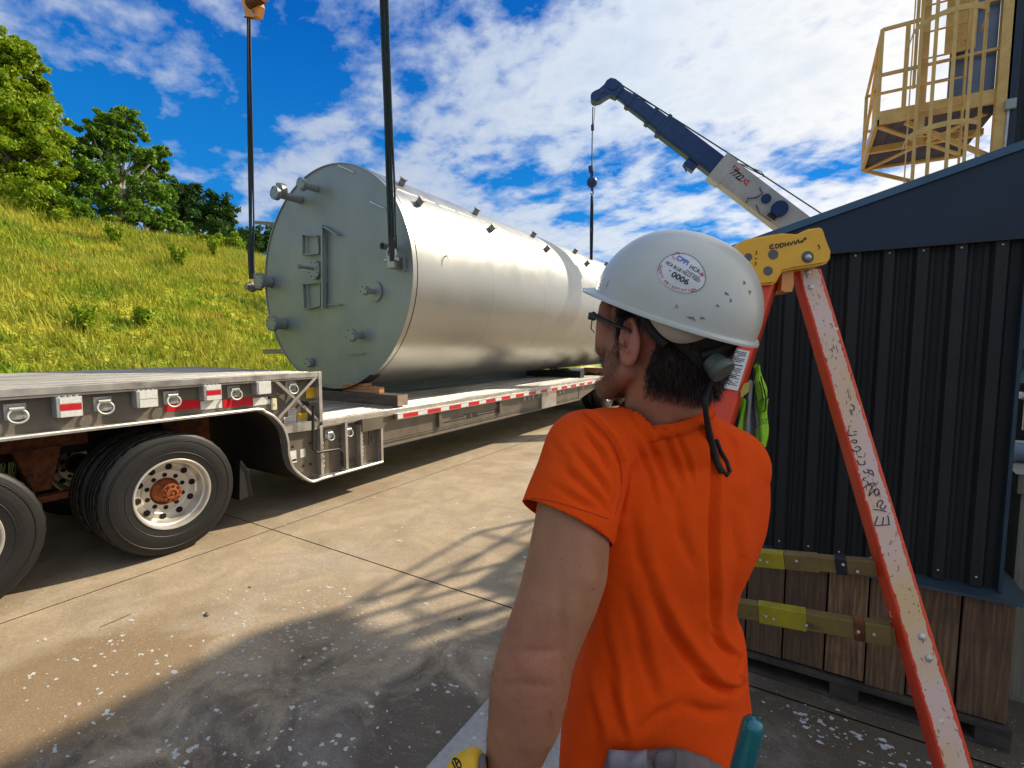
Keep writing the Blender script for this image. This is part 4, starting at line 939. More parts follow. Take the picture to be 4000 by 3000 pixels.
hp = [(s, h) for s, h in [(-.28, .22), (-.36, .05), (-.34, -.16), (-.40, -.42), (-.52, -.62), (-.50, -.82), (-.34, -.94), (-.16, -.92), (-.04, -.78), (.06, -.52), (.14, -.34), (.42, -.28), (.46, .22), (.25, .30), (-.08, .30)]]
hd.prism([Bp(s*.59, h*.59, .13) for s, h in hp], -side_n*.23); hd.build('boom_head', M['crane_dark'], cr)
m = MB(); c_ = Bp(-.20, -.45); m.cyl(c_-side_n*.15, c_+side_n*.15, .12, 24); c_ = Bp(-.01, .03); m.cyl(c_-side_n*.15, c_+side_n*.15, .14, 24); m.build('sheave', M['crane_dark'], cr, smooth='auto')
m = MB(); m.obox(Bp(-.15, -.25, .138), (.13, .01, .10), Matrix.Identity(3)); m.build('head_plate', M['trim'], cr)
m = MB(); m.obox(Bp(K5(900, 960)+.0, -.36, 0), (.32, .22, .18), Matrix((bd, side_n, bu)).transposed(), .02); m.tube([Bp(K5(880, 940), -.38, .1), Bp(K5(870, 960), -.50, .1), Bp(K5(890, 990), -.55, .12)], .02, 6); m.build('boom_bracket', M['crane_dark'], cr)
m = MB(); r0 = Bp(.05, .17, .05); r1 = at(2250+1530/2.073, 200+1015/2.073, 12.3); r2 = at(3260, 868, 12.4); m.tube([r0, r1, r2+(r2-r1)*.6], .017, 6); m.tube([Bp(.3, .2, -.1), Bp(s_b, .30, -.1)], .01, 6); m.build('hoist_rope', M['black'], cr)
m = MB(); q1 = Bp(s_d+.25, .33, .1); q2 = Bp(s_d+.9, .31, .1); m.tube([q1, r1, q2], .012, 6); m.tube([q1, at(2250+1500/2.073, 200+975/2.073, 12.22), r1], .01, 6); m.build('rope_guide', M['black'], cr)
# number and reels on the base section
nd = bd; O = Bp((K5(1190, 1050)+K5(1310, 1170))/2, .02, .312)
ux = bd if ray(3000, 800).dot(cR) or True else -bd
def btext(s, ca, cb, h, mt, size): O = Bp((K5(*ca)+K5(*cb))/2, h*.645, .2025); return text('crane_lettering', s, size, O, bd, side_n.cross(bd), M[mt], cr, width=abs(K5(*cb)-K5(*ca)), bold=.03, shear=.22)
btext('7722', (1185, 1060), (1262, 1130), .10, 'ink', .225); btext('XL', (1264, 1130), (1315, 1175), .10, 'red_ink', .19); btext('T9', (1190, 1010), (1240, 1055), .27, 'red_ink', .10)
m = MB(); s_r = K5(1645, 1270); c_ = Bp(s_r, .02, .199); m.cyl(c_, c_+side_n*.10, .195, 28); s_q = K5(1515, 1215); c2_ = Bp(s_q, .035, .199); m.cyl(c2_, c2_+side_n*.04, .117, 24); m.build('cable_reel', M['crane_dark'], cr, smooth='auto')
m = MB(); m.obox(Bp(s_r-.02, -.22, .235), (.23, .10, .08), Matrix((bd, side_n, bu)).transposed(), .02); m.tube([Bp(s_q-.3, .15,   .21), Bp(s_q-.15, .08, .22), Bp(s_q-.2, -.08, .22), Bp(s_q-.35, -.22, .22), Bp(s_q-.3, -.34, .22)], .012, 6); m.tube([Bp(s_r+.05, -.31, .23), Bp(s_r-.3, -.34, .23), Bp(s_r-.5, -.22, .22)], .01, 6); m.build('cable', M['black'], cr)
# load line
h0 = at(2316, 418, 12.75); h1 = at(2312, 690, 12.75); Db = 12.7
ln = MB(); ln.tube([h0, at(2313, 560, 12.75), h1], .015, 6); ln.tube([at(2324, 418, 12.75), at(2318, 500, 12.75)], .008, 6); ln.build('load_line', M['black'], cr)
m = MB(); m.cyl(at(2315, 488, 12.75), at(2315, 508, 12.75), .045, 12); m.cyl(at(2308, 650, 12.75), at(2310, 672, 12.75), .07, 12); m.sphere(at(2313, 712, 12.75), .14); m.cyl(at(2313, 672, 12.75), at(2313, 745, 12.75), .055, 12, .04); m.tube([at(2313, 745, 12.75), at(2318, 752, 12.75), at(2312, 762, 12.75), at(2307, 754, 12.75)], .018, 8); m.build('hook_ball', M['crane_dark'], cr, smooth='auto')
m = MB(); P0 = Bp(L+4.1); m.obox((P0.x, P0.y, 1.9), (1.4, 1.8, 1.6), Matrix.Identity(3), .08); m.obox((P0.x, P0.y+1.0, .95), (2.3, 6.5, .6), Matrix.Identity(3), .05); m.build('carrier_body', M['crane_white'], cr)
for dx in (-1.1, 1.1):
    for dy in (-1.6, 3.2): m = MB(); m.cyl((P0.x+dx-.18, P0.y+dy, .6), (P0.x+dx+.18, P0.y+dy, .6), .6, 28); m.build('crane_wheel', M['rubber'], cr)
A = at(2312, 764, 12.75); Bq = at(2309, 1030, 12.95)
sling('lifting_sling', 'slim dark sling hanging from the far crane\'s hook ball to the tank', [lerp(A, Bq, u) for u in (0, .15, .5, .85, 1)], .08, ['sling_dark'], 2, group='slings lifting the tank')
# ------------------------------------------------------------------ black ribbed shed on its plank crate
YW = 2.90
sh = thing('utility_shed', 'black ribbed metal shed with sloping blue fascia, standing on the plank crate', 'shed', (.23, YW+.5, .70))
XL, XR = -.47, .765
zt = lambda x: 2.374+(x+.062)*.286
def rib_profile():
    edges = [on_y(2800+x/1.659, 850+240/1.659, YW).x for x in (865, 930, 1085, 1145, 1300, 1365, 1540, 1610, 1800, 1875)]
    xs = edges; prof = [(XR, 0)]
    pairs = [(xs[i], xs[i+1]) for i in range(0, 10, 2)]
    w0 = pairs[1][0]-pairs[0][0]
    while pairs[0][0]-w0 > XL: pairs.insert(0, (pairs[0][0]-w0, pairs[0][1]-w0))
    pts = [(XL, 0)]
    for a, b in pairs:
        pts += [(a-.016, 0), (a-.002, -.026), (b+.002, -.026), (b+.016, 0)]
    # small stiffening creases between the ribs
    out = []
    for i, (x, y) in enumerate(pts):
        out.append((x, y))
        if i and i % 4 == 0 and i+1 < len(pts):
            x2 = pts[i+1][0]
            for u in (.3, .62): c = x+(x2-x)*u; out += [(c-.008, 0), (c, -.005), (c+.008, 0)]
    out.append((XR, 0)); return out, pairs
prof, pairs = rib_profile()
m = MB(); m.quads([[(x, YW+y+.004, z) for x, y in prof] for z in (.716, 2.26)]); m.build('ribbed_wall', M['ribbed'], sh)
m = MB(); m.box((XL, YW+.02, .716), (XR-.003, YW+1.45, 2.3)); m.build('shed_body', M['ribbed'], sh)
for a, b in pairs:
    c = (a+b)/2; m = MB(); m.lathe([(.0048, 0), (.0048, .003), (.003, .005), (0, .0055)], (c, YW-.022, 2.222), (0, -1, 0), 8); m.build('screw', M['steel'], sh); m = MB(); m.lathe([(.0048, 0), (.0048, .003), (.003, .005), (0, .0055)], (c, YW-.022, .76), (0, -1, 0), 8); m.build('screw', M['steel'], sh)
p = on_y(2800+1770/1.659, 850+1285/1.659, YW); m = MB(); m.lathe([(.006, 0), (.004, .006), (0, .007)], (p.x, YW-.0, p.z), (0, -1, 0), 8); m.build('screw', M['steel'], sh)
m = MB(); m.prism([(XL-.02, YW-.035, 2.245), (XR+.012, YW-.035, 2.245), (XR+.012, YW-.035, zt(XR+.012)), (XL-.02, YW-.035, zt(XL-.02))], (0, .055, 0)); m.build('fascia', M['panel_blue'], sh)
m = MB(); m.prism([(XR-.002, YW-.034, .716), (XR+.011, YW-.034, .716), (XR+.011, YW+1.5, .716), (XR-.002, YW+1.5, .716)], (0, 0, 2.24-.716)); m.build('corner_trim', M['flashing'], sh)
m = MB(); m.prism([(XL-.03, YW-.05, zt(XL-.03)), (XR+.10, YW-.05, zt(XR+.10)), (XR+.10, YW-.05, zt(XR+.1)+.035), (XL-.03, YW-.05, zt(XL-.03)+.035)], (0, 1.55, 0)); m.build('roof', M['trim'], sh)
m = MB(); m.box((XL-.02, YW-.0375, 2.238), (XR+.012, YW-.035, 2.246)); m.build('fascia_joint', M['black'], sh)
ct = thing('plank_crate', 'weathered plank crate on skids that carries the black shed', 'crate', (.27, YW+.4, 0))
px_b = [-.62]+[on_y(2800+x/1.3825, 1800+900/1.3825, YW-.03).x for x in (155, 357, 588, 812, 1040, 1315)]+[.829]
px_b.insert(1, -.40)
for a, b in zip(px_b, px_b[1:]):
    dy = random.uniform(-.004, .004); m = MB(); m.box((a+.004, YW-.035+dy, .125+random.uniform(-.012, .004)), (b-.004, YW-.012+dy, .688), .003); m.build('plank', M['crate_wood'], ct)
for k in range(5):
    m = MB(); m.box((.806, YW-.010+.24*k, .13), (.828, YW+.226+.24*k, .688), .003); m.build('plank', M['crate_wood'], ct)
m = MB(); m.box((-.60, YW+.0, .13), (.80, YW+1.2, .66)); m.build('crate_core', M['hole'], ct)
sk = mat('grimy_skid', (.075, .055, .04), (.03, .024, .02), 7, .85, 0, .002, 40)
m = MB(); m.box((-.64, YW-.06, .088), (.84, YW+.06, .112), .003); m.build('skid_board', sk, ct)
m = MB(); m.box((-.64, YW-.05, .0), (.84, YW+.05, .020), .003); m.build('skid_board', sk, ct)
for xa in (-.60, .17, .72):
    m = MB(); m.box((xa, YW-.055, .0205), (xa+.12, YW+.06, .0875), .003); m.build('skid_block', sk, ct)
m = MB(); m.prism([(-.62, YW+.03, .722), (-.62, YW-.085, .698), (-.62, YW-.087, .686), (-.62, YW+.03, .69)], (.40+1.05, 0, 0)); m.prism([(.766, YW-.03, .715), (.90, YW-.02, .66), (.90, YW+1.2, .66), (.766, YW+1.2, .715)], (0, 0, .004)); m.build('flashing', M['flashing'], ct)

# ------------------------------------------------------------------ tower and its yellow service platform
YN, YFR, XPL, ZF = 7.98, 9.92, .645, 4.66
XT = on_y(3900, 330, YN).x
tw = thing('tower', 'tall dark clad tower rising at the right edge', 'tower', (XT+2, YN+1.5, 0))
m = MB(); n = 46
rows = []
for z in (0, 12.0):
    r = []
    for k in range(n+1): r.append((XT+.10+5.5*k/n, YN-.02+(.03 if k % 2 else 0), z))
    rows.append(r)
m.quads(rows); m.box((XT+.10, YN+.04, 0), (XT+5.6, YN+.6, 12)); m.build('cladding', M['tower'], tw)
m = MB(); m.box((2.45, YN+.62, 9.0), (XT+5.6, 11.82, 9.4)); m.build('shadow_canopy', M['tower'], tw)  # unseen slab, added to cast the solid foreground shadow
m = MB()
for x in (4.6, XT+5.3): m.box((x, 11.5, 0), (x+.25, 11.75, 8.998))
m.build('shadow_canopy_leg', M['tower'], tw)  # legs added only to carry the unseen shadow slab
m = MB(); m.box((XT+.06, YN-.06, 0), (XT+.16, YN+.02, 12.05), .01); m.box((XT+.0, YN-.03, 12.0), (XT+5.7, YN+.65, 12.1)); m.build('corner_angle', M['panel_blue'], tw)
pf = thing('service_platform', 'yellow steel service platform with handrails on the tower side', 'platform', (XPL+.4, YN+.6, ZF))
def pbar(a, b, w_=.05, h=.05, nm='beam', mt='yellow', o=None):
    mm = o or MB(); mm.bar(a, b, w_, h, bev=0); 
    if o is None: return mm.build(nm, M[mt], pf)
for y in (YN, YFR): m = MB(); m.box((XPL, y-.02, ZF-.06), (XT+.1, y+.02, ZF+.10)); m.build('edge_beam', M['yellow'], pf)
for x in (XPL,): m = MB(); m.box((x-.02, YN-.02, ZF-.06), (x+.02, YFR+.02, ZF+.10)); m.build('edge_beam', M['yellow'], pf)
m = MB(); m.box((XPL, (YN+YFR)/2-.04, ZF-.10), (XT+.1, (YN+YFR)/2+.04, ZF-.02)); m.build('joist', M['yellow'], pf)
m = MB()
for k in range(44): y = YN+.03+(YFR-YN-.06)*k/43; m.box((XPL+.02, y, ZF-.018), (XT+.08, y+.012, ZF+.004))
for k in range(9): x = XPL+.05+(XT-XPL)*k/9; m.box((x, YN+.02, ZF-.008), (x+.01, YFR-.02, ZF+.001))
m.build('grating', M['grating'], pf)
pbar((XPL+.03, YN+.05, ZF-.07), (XT+.0, YFR-.2, ZF-.075), .06, .02, 'diagonal'); pbar((XPL+.02, YFR-.03, ZF-.07), (XT-.05, YN+.2, ZF-.09), .06, .02, 'diagonal')
pbar((XPL+.02, YFR, ZF-.05), (XT+.1, YFR-.1, ZF-.62), .05, .05, 'strut'); pbar((XT-.02, YN+.1, ZF-.62), (XPL+.30, YN+.1, ZF-.05), .05, .05, 'strut')
m = MB(); m.box((XT-.02, YN-.06, ZF-1.6), (XT+.09, YN+.03, ZF+2.0)); m.build('mast', M['yellow'], pf)
H = 1.10
posts = [(XPL, YN), (XPL+.26, YN), (XPL+.44, YN), (XPL, YN+.45), (XPL, YFR)]
for i, (x, y) in enumerate(posts):
    m = MB(); m.box((x-.022, y-.022, ZF), (x+.022, y+.022, ZF+H)); m.build('handrail_post', M['yellow'], pf)
for z in (.55, H):
    pbar((XPL, YN, ZF+z), (XPL+.44, YN, ZF+z), .035, .035, 'handrail'); pbar((XPL, YN, ZF+z-(.0)), (XPL, YFR, ZF+z), .035, .035, 'handrail'); pbar((XPL, YFR, ZF+z), (XT, YFR, ZF+z), .035, .035, 'handrail')
pbar((XPL-.01, YN+.02, ZF+H-.05), (XPL-.01, YFR, ZF+.1), .03, .03, 'gate_brace')
m = MB(); m.box((XPL+.40, YN-.04, ZF-.4), (XPL+.47, YN+.04, ZF+2.0)); m.box((XPL+.33, YN-.04, ZF+.3), (XPL+.36, YN, ZF+1.5)); m.build('stile', M['yellow'], pf)
m = MB(); m.box((XPL+.62, YN+.0, ZF+.62), (XPL+.90, YN+.02, ZF+1.45)); m.build('closure_plate', M['yellow'], pf)
for z in (.55, 1.10, 1.75): pbar((XPL+.44, YN+.0, ZF+z), (XT+.05, YN+.0, ZF+z), .03, .03, 'handrail')
m = MB(); m.box((XT-.44, YN+.06, ZF+.10), (XT-.02, YN+.09, ZF+2.0)); m.build('glazed_panel', mat('blue_glass', (.16, .21, .30), (.09, .13, .20), 2, .3, .1), pf)
for x in (-.36, -.30, -.22, -.12):
    pass
# caged ladder in front of it
cx, cy = on_y(3690, 500, YN-.45).x, YN-.42
cg = thing('caged_ladder', 'yellow caged access ladder hanging in front of the service platform', 'ladder', (cx, YN-.1, 2.6))
def hoop(z, r, tilt=0):
    m = MB(); P = []
    for k in range(25):
        a = PI*(1.0+.02)+PI*(.96)*k/24
        P.append(Vector((cx+r*math.cos(a), cy+.10+r*1.05*math.sin(a), z)))
    P = [Vector((cx-r, YN-.02, z))]+P+[Vector((cx+r, YN-.02, z))]
    rows = [[p+Vector((0, 0, -.028)), p+Vector((0, 0, .028)), p+Vector((0, .006, .028)), p+Vector((0, .006, -.028))] for p in P]
    m.quads(rows, True); m.build('hoop', M['yellow'], cg)
for z in (3.3, 4.25, 5.45, 6.5): hoop(z, .33)
for k in range(7):
    a = PI*1.02+PI*.96*k/6; x = cx+.325*math.cos(a); y = cy+.10+.34*math.sin(a); m = MB(); m.bar((x, y, 2.4), (x, y, 6.6), .035, .008, Vector((math.cos(a), math.sin(a), 0))); m.build('cage_strip', M['yellow'], cg)
for s in (-.21, .21): m = MB(); m.box((cx+s-.008, YN-.12, 2.4), (cx+s+.008, YN-.06, 6.6)); m.build('stile', M['yellow'], cg)
for k in range(14): m = MB(); z = 2.5+.305*k; m.cyl((cx-.21, YN-.09, z), (cx+.21, YN-.09, z), .011, 8); m.build('rung', M['yellow'], cg)
# bits on the tower
lf = thing('conduit_box', 'small grey box on a conduit fixed to the dark tower', 'electrical box', on_y(3943, 410, YN-.08))
p = on_y(3942, 415, YN-.05); m = MB(); m.box((p.x-.045, YN-.12, p.z-.05), (p.x+.045, YN-.03, p.z+.06), .006); m.build('box', mat('grey_box', (.32, .36, .36), None, rough=.5), lf)
m = MB(); m.cyl((p.x-.01, YN-.07, p.z-.05), (p.x-.03, YN-.07, p.z-1.6), .014, 10); m.build('conduit', M['steel'], lf)
# ------------------------------------------------------------------ things glimpsed past the shed at the right edge
pb = thing('plywood_box', 'tall pale plywood box at the right edge behind the plank crate', 'box', (1.5, 3.45, 0))
zb = on_y(3930, 1790, 3.35).z
m = MB(); m.box((.93, 3.3, .0), (2.6, 4.4, zb-.08), .005); m.build('side_panel', M['ply'], pb)
m = MB(); m.box((.91, 3.28, zb-.16), (2.62, 4.42, zb-.06), .005); m.build('rim_board', M['ply'], pb)
m = MB(); m.prism([(.90, 3.27, zb-.06), (.90, 3.9, zb+.0), (.90, 4.44, zb-.06)], (1.75, 0, 0)); m.build('lid', mat('pale_board', (.36, .34, .30), (.26, .24, .2), 5, .8), pb)
pp = on_y(3960, 1765, 3.5); m = MB(); m.cyl((pp.x-.12, 3.5, pp.z), (pp.x+1.4, 3.5, pp.z), .05, 20); m.cyl((pp.x-.02, 3.5, pp.z), (pp.x+.0, 3.5, pp.z), .062, 20)
tag(m.build('pipe', mat('blue_grey_pipe', (.12, .17, .22), None, rough=.4), base=(pp.x, 3.5, pp.z), smooth='auto'), 'blue-grey pipe lying on the plywood box at the right edge', 'pipe')
gb = thing('glazed_hall', 'blue-green glazed machine hall seen past the right edge of the shed', 'building', (3.2, 7.5, 0))
YG = 6.2
def G_(x, y): return on_y(x, y, YG)
hall = mat('hall_panel', (.10, .17, .26), (.07, .12, .19), 2, .35, .1); teal = mat('teal_panel', (.03, .14, .15), (.05, .10, .12), 4, .4)
for (y0, y1, mm) in ((870, 1080, hall), (1085, 1260, hall), (1275, 1500, teal), (1500, 1760, None)):
    a = G_(3900, y0); b = G_(4100, y1); m = MB(); m.box((a.x, YG, b.z), (b.x+.8, YG+.04, a.z)); m.build('wall_panel', mm or M['hole'], gb)
for y in (1082, 1268):
    a = G_(3900, y); m = MB(); m.box((a.x, YG-.04, a.z-.02), (a.x+1.6, YG, a.z+.02)); m.build('mullion', M['black'], gb)
a = G_(3930, 1500); b = G_(4010, 1350); m = MB(); m.bar((a.x, YG-.1, a.z), (b.x, YG-.1, b.z), .05, .05); m.build('strut', M['black'], gb)
a = G_(3958, 880); m = MB(); m.bar((a.x, YG-.1, a.z), (a.x+.25, YG-.1, a.z-.12), .04, .05); m.box((a.x+.02, YG-.08, a.z-.3), (a.x+.14, YG-.05, a.z+.2)); m.build('frame', M['trim'], gb)
a = G_(3965, 1540); m = MB(); m.sphere(a+Vector((.05, -.2, 0)), (.10, .07, .04)); m.cyl(a+Vector((-.1, -.2, .02)), a+Vector((.25, -.2, -.02)), .03, 10); m.cyl(a+Vector((0.02, -.2, -.02)), a+Vector((.02, -.2, -.3)), .012, 8); m.build('machine_arm', M['alu'], gb, smooth='auto')

# ------------------------------------------------------------------ stepladder
ld = thing('stepladder', 'worn orange fibreglass stepladder with yellow plastic cap, standing right of the man', 'ladder', at(3250, 2300, 1.4)*1.0)
ld.location.z = 0; LDL = Vector(ld.location)
def rail(name, left, mid, right, D0, D1, y0, y1, skew=.02, back=Vector((0, 0, 0)), nseg=60, extend=True, wear=1.0, rfl=0):
    """left/mid/right: outline of the rail: flange edge, web start, web end at two heights, set out on a leaning channel"""
    def interp(pts, y): 
        ys_ = [p[1] for p in pts]; return float(np.interp(y, ys_, [p[0] for p in pts]))
    def ex(pts, y):
        if pts[0][1] <= y <= pts[-1][1]: return interp(pts, y)
        (xa, ya), (xb, yb) = (pts[0], pts[-1]); return xa+(xb-xa)*(y-ya)/(yb-ya)
    def P(pts, y, dd=0):
        u = (y-y0)/(y1-y0); D = 1/((1/D0)*(1-u)+(1/D1)*u)+dd; return at(ex(pts, y), y, D)
    # straight rails: take the two ends and join them with straight edges
    A = [P(left, y0, .035), P(mid, y0), P(right, y0)]; B = [P(left, y1, .035), P(mid, y1), P(right, y1)]
    if extend:
        k = (.0-A[1].z)/(B[1].z-A[1].z); B = [a+(b-a)*k for a, b in zip(A, B)]
    wv = (A[2]-A[1]).normalized(); ax = (B[1]-A[1]).normalized(); nb = ax.cross(wv).normalized()
    if nb.dot(cF) < 0: nb = -nb
    V = []; Fc = []; W = []
    nx = 10
    L_ = (B[1]-A[1]).length; ns = int(L_/.012); WP = .655
    for i in range(ns+1):
        u = i/ns; a, b_, c = [A[k].lerp(B[k], u) for k in range(3)]
        row = [(b_+nb*.034+wv*.012, .0), (b_+nb*.032-wv*.0, .0), (b_+nb*.004, .12), (b_, .2)]
        for k in range(1, nx): 
            q = k/nx; row.append((b_.lerp(c, q), (.85 if .12 < q < .86 else .45)*wear))
        row += [(c, .12), (c+nb*.004+wv*rfl*.1, .1), (c+nb*.03+wv*rfl, .0), (c+nb*.032-wv*.012, 0)]
        back_ = [(c+nb*.010-wv*.004, 0), (b_+nb*.010+wv*.004, 0)]
        row += back_
        for p, w_ in row: V.append(p+back-LDL); W.append(w_*(1.0-.55*math.exp(-((u-WP)/.018)**2)-.30*math.exp(-((u-WP-.055)/.02)**2)-(.12*max(0, (u-.25)))))
        mrow = len(row)
    for i in range(ns):
        for k in range(mrow): Fc.append((i*mrow+k, i*mrow+(k+1) % mrow, (i+1)*mrow+(k+1) % mrow, (i+1)*mrow+k))
    o = np_mesh(name, [v+LDL for v in V], Fc, M['ladder'], ld, attrs={'wear': W})
    return A, B, o, wv, nb, ax
Rl = [(3085, 1065), (3625, 3000)]; Rm = [(3118, 1067), (3680, 3000)]; Rr = [(3204, 1043), (3802, 3000)]
A1, B1, rr_, wv1, nb1, ax1 = rail('front_rail', Rl, Rm, Rr, 1.42, 1.12, 1050, 3000)
# the other rail, running down behind the man's head and shoulder
Ll = [(2935, 1090), (2735, 1560)]; Lr = [(3000, 1090), (2878, 1531)]; Lf = [(3060, 1090), (2925, 1560)]
Lm = [(2905, 1090), (2735, 1600)]
A2, B2, rl_, wv2, nb2, ax2 = rail('rear_rail', [(x+18, y) for x, y in Lm], Lm, [(3028, 1090), (2868, 1600)], 1.38, 1.32, 1090, 1600, wear=.02, rfl=.026)

rail('front_rail', [(2620, 1065), (2668, 3000)], [(2640, 1067), (2700, 3000)], [(2735, 1043), (2820, 3000)], 1.62, 1.36, 1050, 3000)
def railD(y): u = (y-1050)/1950; return 1/((1/1.42)*(1-u)+(1/1.12)*u)
def step(x0, y0, x1, y1, D1_, hgt, marks):
    a = at(x0, y0, railD(y0)+.02); b = at(x1, y1, D1_); d = (b-a).normalized(); upv = Vector((0, 0, 1)); dv = d.cross(upv).normalized()
    if dv.dot(cF) < 0: dv = -dv
    upv = dv.cross(d).normalized()
    if upv.z < 0: upv = -upv
    m = MB(); m.bar(a+dv*.016, b+dv*.016, .030, hgt, upv, .003)
    # bar() puts its height along the second frame axis
    o = m.build('step', M['ladder_step'], ld)
    for (u0, u1, mt) in marks:
        p = lerp(a, b, u0)-dv*.0; q = lerp(a, b, u1); m = MB(); m.bar(p+dv*.015, q+dv*.015, .034, hgt+.005, upv, .003); m.build('step_tape', M[mt], o)
    m = MB()
    for u in (.13, .2, .45, .62, .66): p = lerp(a, b, u)-dv*.004; m = MB(); m.lathe([(.004, 0), (.003, .003), (0, .003)], p+upv*random.uniform(-.008, .008), -dv, 8); m.build('rivet', M['flake'], o)
    return a, b, dv
step(3452, 2228, 2760, 2168, 1.47, .040, [(.33, .52, 'ladder_step'), (.52, .73, 'yellow_tape'), (.18, .24, 'black')])
step(3530, 2497, 2760, 2362, 1.44, .048, [(.05, .17, 'ladder_step'), (.17, .22, 'rust'), (.45, .70, 'yellow_tape')])
step(3590, 2990, 2760, 2780, 1.42, .05, [(.4, .7, 'yellow_tape')]) if False else None
# feet, rivets, cap
for B_, wv_ in ((B1, wv1), (B2, wv2)):
    c = (B_[1]+B_[2])/2; m = MB(); m.obox(c+Vector((0, 0, .03)), (.06, .11, .06), Matrix.Rotation(YAW+.3, 3, 'Z'), .008); m.build('rubber_foot', M['black'], ld)
def on_rail(A_, B_, x, y, y0, Da, Db, yb):
    u = (y-y0)/(yb-y0); return at(x, y, 1/((1/Da)*(1-u)+(1/Db)*u))
R1 = lambda x, y: on_rail(A1, B1, x, y, 1050, 1.42, 1.12, 3000)
m = MB()
for (x, y, r) in ((3155, 1063, .008), (3167, 1122, .008), (3600, 2488, .008), (3627, 2572, .008)):
    m = MB(); p = R1(x, y); m.lathe([(r, -.004), (r, .002), (r*.5, .005), (0, .0055)], p, -nb1, 14); m.build('rivet', M['steel'], ld, smooth='auto')
# handwriting down the rail, in marker strokes
def pen(name, strokes, fn, mt, parent, r=.0013, lift=None):
    m = MB()
    for s in strokes:
        P = [fn(*q)+lift for q in s]
        if len(P) < 2: continue
        Q = []
        for i in range(len(P)-1):
            for k in range(3):
                u = k/3; p0, p1, p2, p3 = P[max(i-1, 0)], P[i], P[i+1], P[min(i+2, len(P)-1)]
                Q.append(.5*((2*p1)+(-p0+p2)*u+(2*p0-5*p1+4*p2-p3)*u*u+(-p0+3*p1-3*p2+p3)*u**3))
        Q.append(P[-1]); m.tube(Q, r, 5)
    return m.build(name, M[mt], parent)
Z7 = lambda x, y: (2800+x/1.3825, 1800+y/1.3825)
Z6 = lambda x, y: (2800+x/1.659, 850+y/1.659)
lift1 = -nb1*.0012
S7 = [[(850, 350), (932, 345)], [(850, 350), (868, 300)], [(893, 348), (900, 305)], [(930, 345), (925, 300)],          # E
      [(845, 262), (880, 266), (915, 275)],                                                                              # l
      [(866, 250), (868, 225), (888, 212), (895, 228), (880, 248), (900, 262), (912, 240)],                              # e
      [(862, 192), (850, 170), (865, 150), (875, 165), (868, 190)],                                                      # c
      [(860, 150), (836, 172), (820, 190), (838, 140), (862, 122)],                                                      # t
      [(790, 150), (812, 130), (850, 118)], [(810, 110), (825, 135)],                                                    # r
      [(838, 75), (818, 62), (832, 50), (842, 62), (846, 84)],
      [(806, 90), (790, 96), (795, 108)]]
S6 = [[(948, 1640), (962, 1655), (985, 1645), (975, 1628)], [(905, 1570), (925, 1600), (958, 1598), (955, 1575)], [(915, 1548), (940, 1552)],
      [(868, 1500), (905, 1515), (932, 1500), (915, 1482), (895, 1490)], [(878, 1455), (900, 1462), (905, 1445), (885, 1440), (872, 1450)],
      [(845, 1408), (872, 1412), (905, 1405)], [(885, 1388), (905, 1385)], [(862, 1243), (878, 1280)], [(868, 1210), (890, 1225), (885, 1250)]]
pen('handwriting', [[Z7(*q) for q in s] for s in S7]+[[Z6(*q) for q in s] for s in S6], R1, 'ink', rr_, .0011, lift1)
scr = []
for _ in range(95):
    y = random.uniform(1080, 2980); u = (y-1050)/1950; xa = 3101+(3661-3101)*u; xb = 3204+(3802-3204)*u
    x = random.uniform(xa+18, xb-12); dx = random.gauss(0, 6); dy = random.gauss(0, 12); scr.append([(x, y), (x+dx*.5+random.gauss(0, 2), y+dy*.5), (min(x+dx, xb-5), y+dy)])
tag(pen('scratches', scr, R1, 'rust', rr_, .0006, lift1*.4), kind='stuff')
CD = 1.36
cp = [Z6(*q) for q in ((60, 250), (100, 200), (145, 178), (165, 150), (210, 132), (430, 97), (520, 104), (548, 98), (570, 82), (600, 70), (672, 60), (690, 68), (700, 88), (712, 130), (745, 215), (742, 262), (720, 292), (700, 302), (490, 335), (430, 350), (408, 385), (392, 415), (370, 430), (285, 437), (200, 440), (100, 420), (60, 360))]
m = MB(); m.prism([at(x, y, CD) for x, y in cp], cF*.13)
bmesh.ops.recalc_face_normals(m.bm, faces=m.bm.faces)
bmesh.ops.bevel(m.bm, geom=[e for e in m.bm.edges if len(e.link_faces) == 2 and e.calc_face_angle(0) > .8], offset=.006, segments=3, affect='EDGES')
cap = m.build('top_cap', M['ladder_cap'], ld)
m = MB()
for (x, y, r) in ((205, 255, .011), (367, 238, .014), (333, 345, .013), (590, 255, .017)):
    p = at(*Z6(x, y), CD-.0012); m.lathe([(0, 0), (r, .0), (r, .003)], p, cF, 20)
m.build('cap_hole', mat('hole_grey', (.10, .10, .11), None, rough=.7), cap)
m = MB(); p = at(*Z6(590, 258), CD-.003); m.sphere(p, .009); m.build('cap_bolt', M['steel'], cap)
m = MB(); m.prism([at(x, y, CD+.02) for x, y in [Z6(*q) for q in ((425, 352), (495, 335), (500, 430), (488, 480), (440, 482), (418, 470))]], cF*.05); m.build('cap_hinge', M['orange_paint'], cap)
tp = lambda x, y: at(*Z6(x, y), CD-.001)
pen('handwriting', [[(345, 185), (348, 200), (372, 196)], [(345, 178), (368, 172)], [(346, 188), (365, 184)], [(382, 172), (386, 198), (402, 188), (400, 172), (382, 172)], [(412, 168), (416, 194), (432, 182), (428, 166), (412, 168)], [(442, 160), (446, 188)], [(462, 158), (466, 184)], [(444, 174), (464, 170)], [(474, 158), (484, 176), (494, 152)], [(504, 150), (507, 172)], [(514, 172), (526, 142), (536, 166)], [(540, 160), (552, 148), (550, 162), (566, 146), (580, 138), (572, 130), (562, 142)]], tp, 'ink', cap, .0014, Vector())
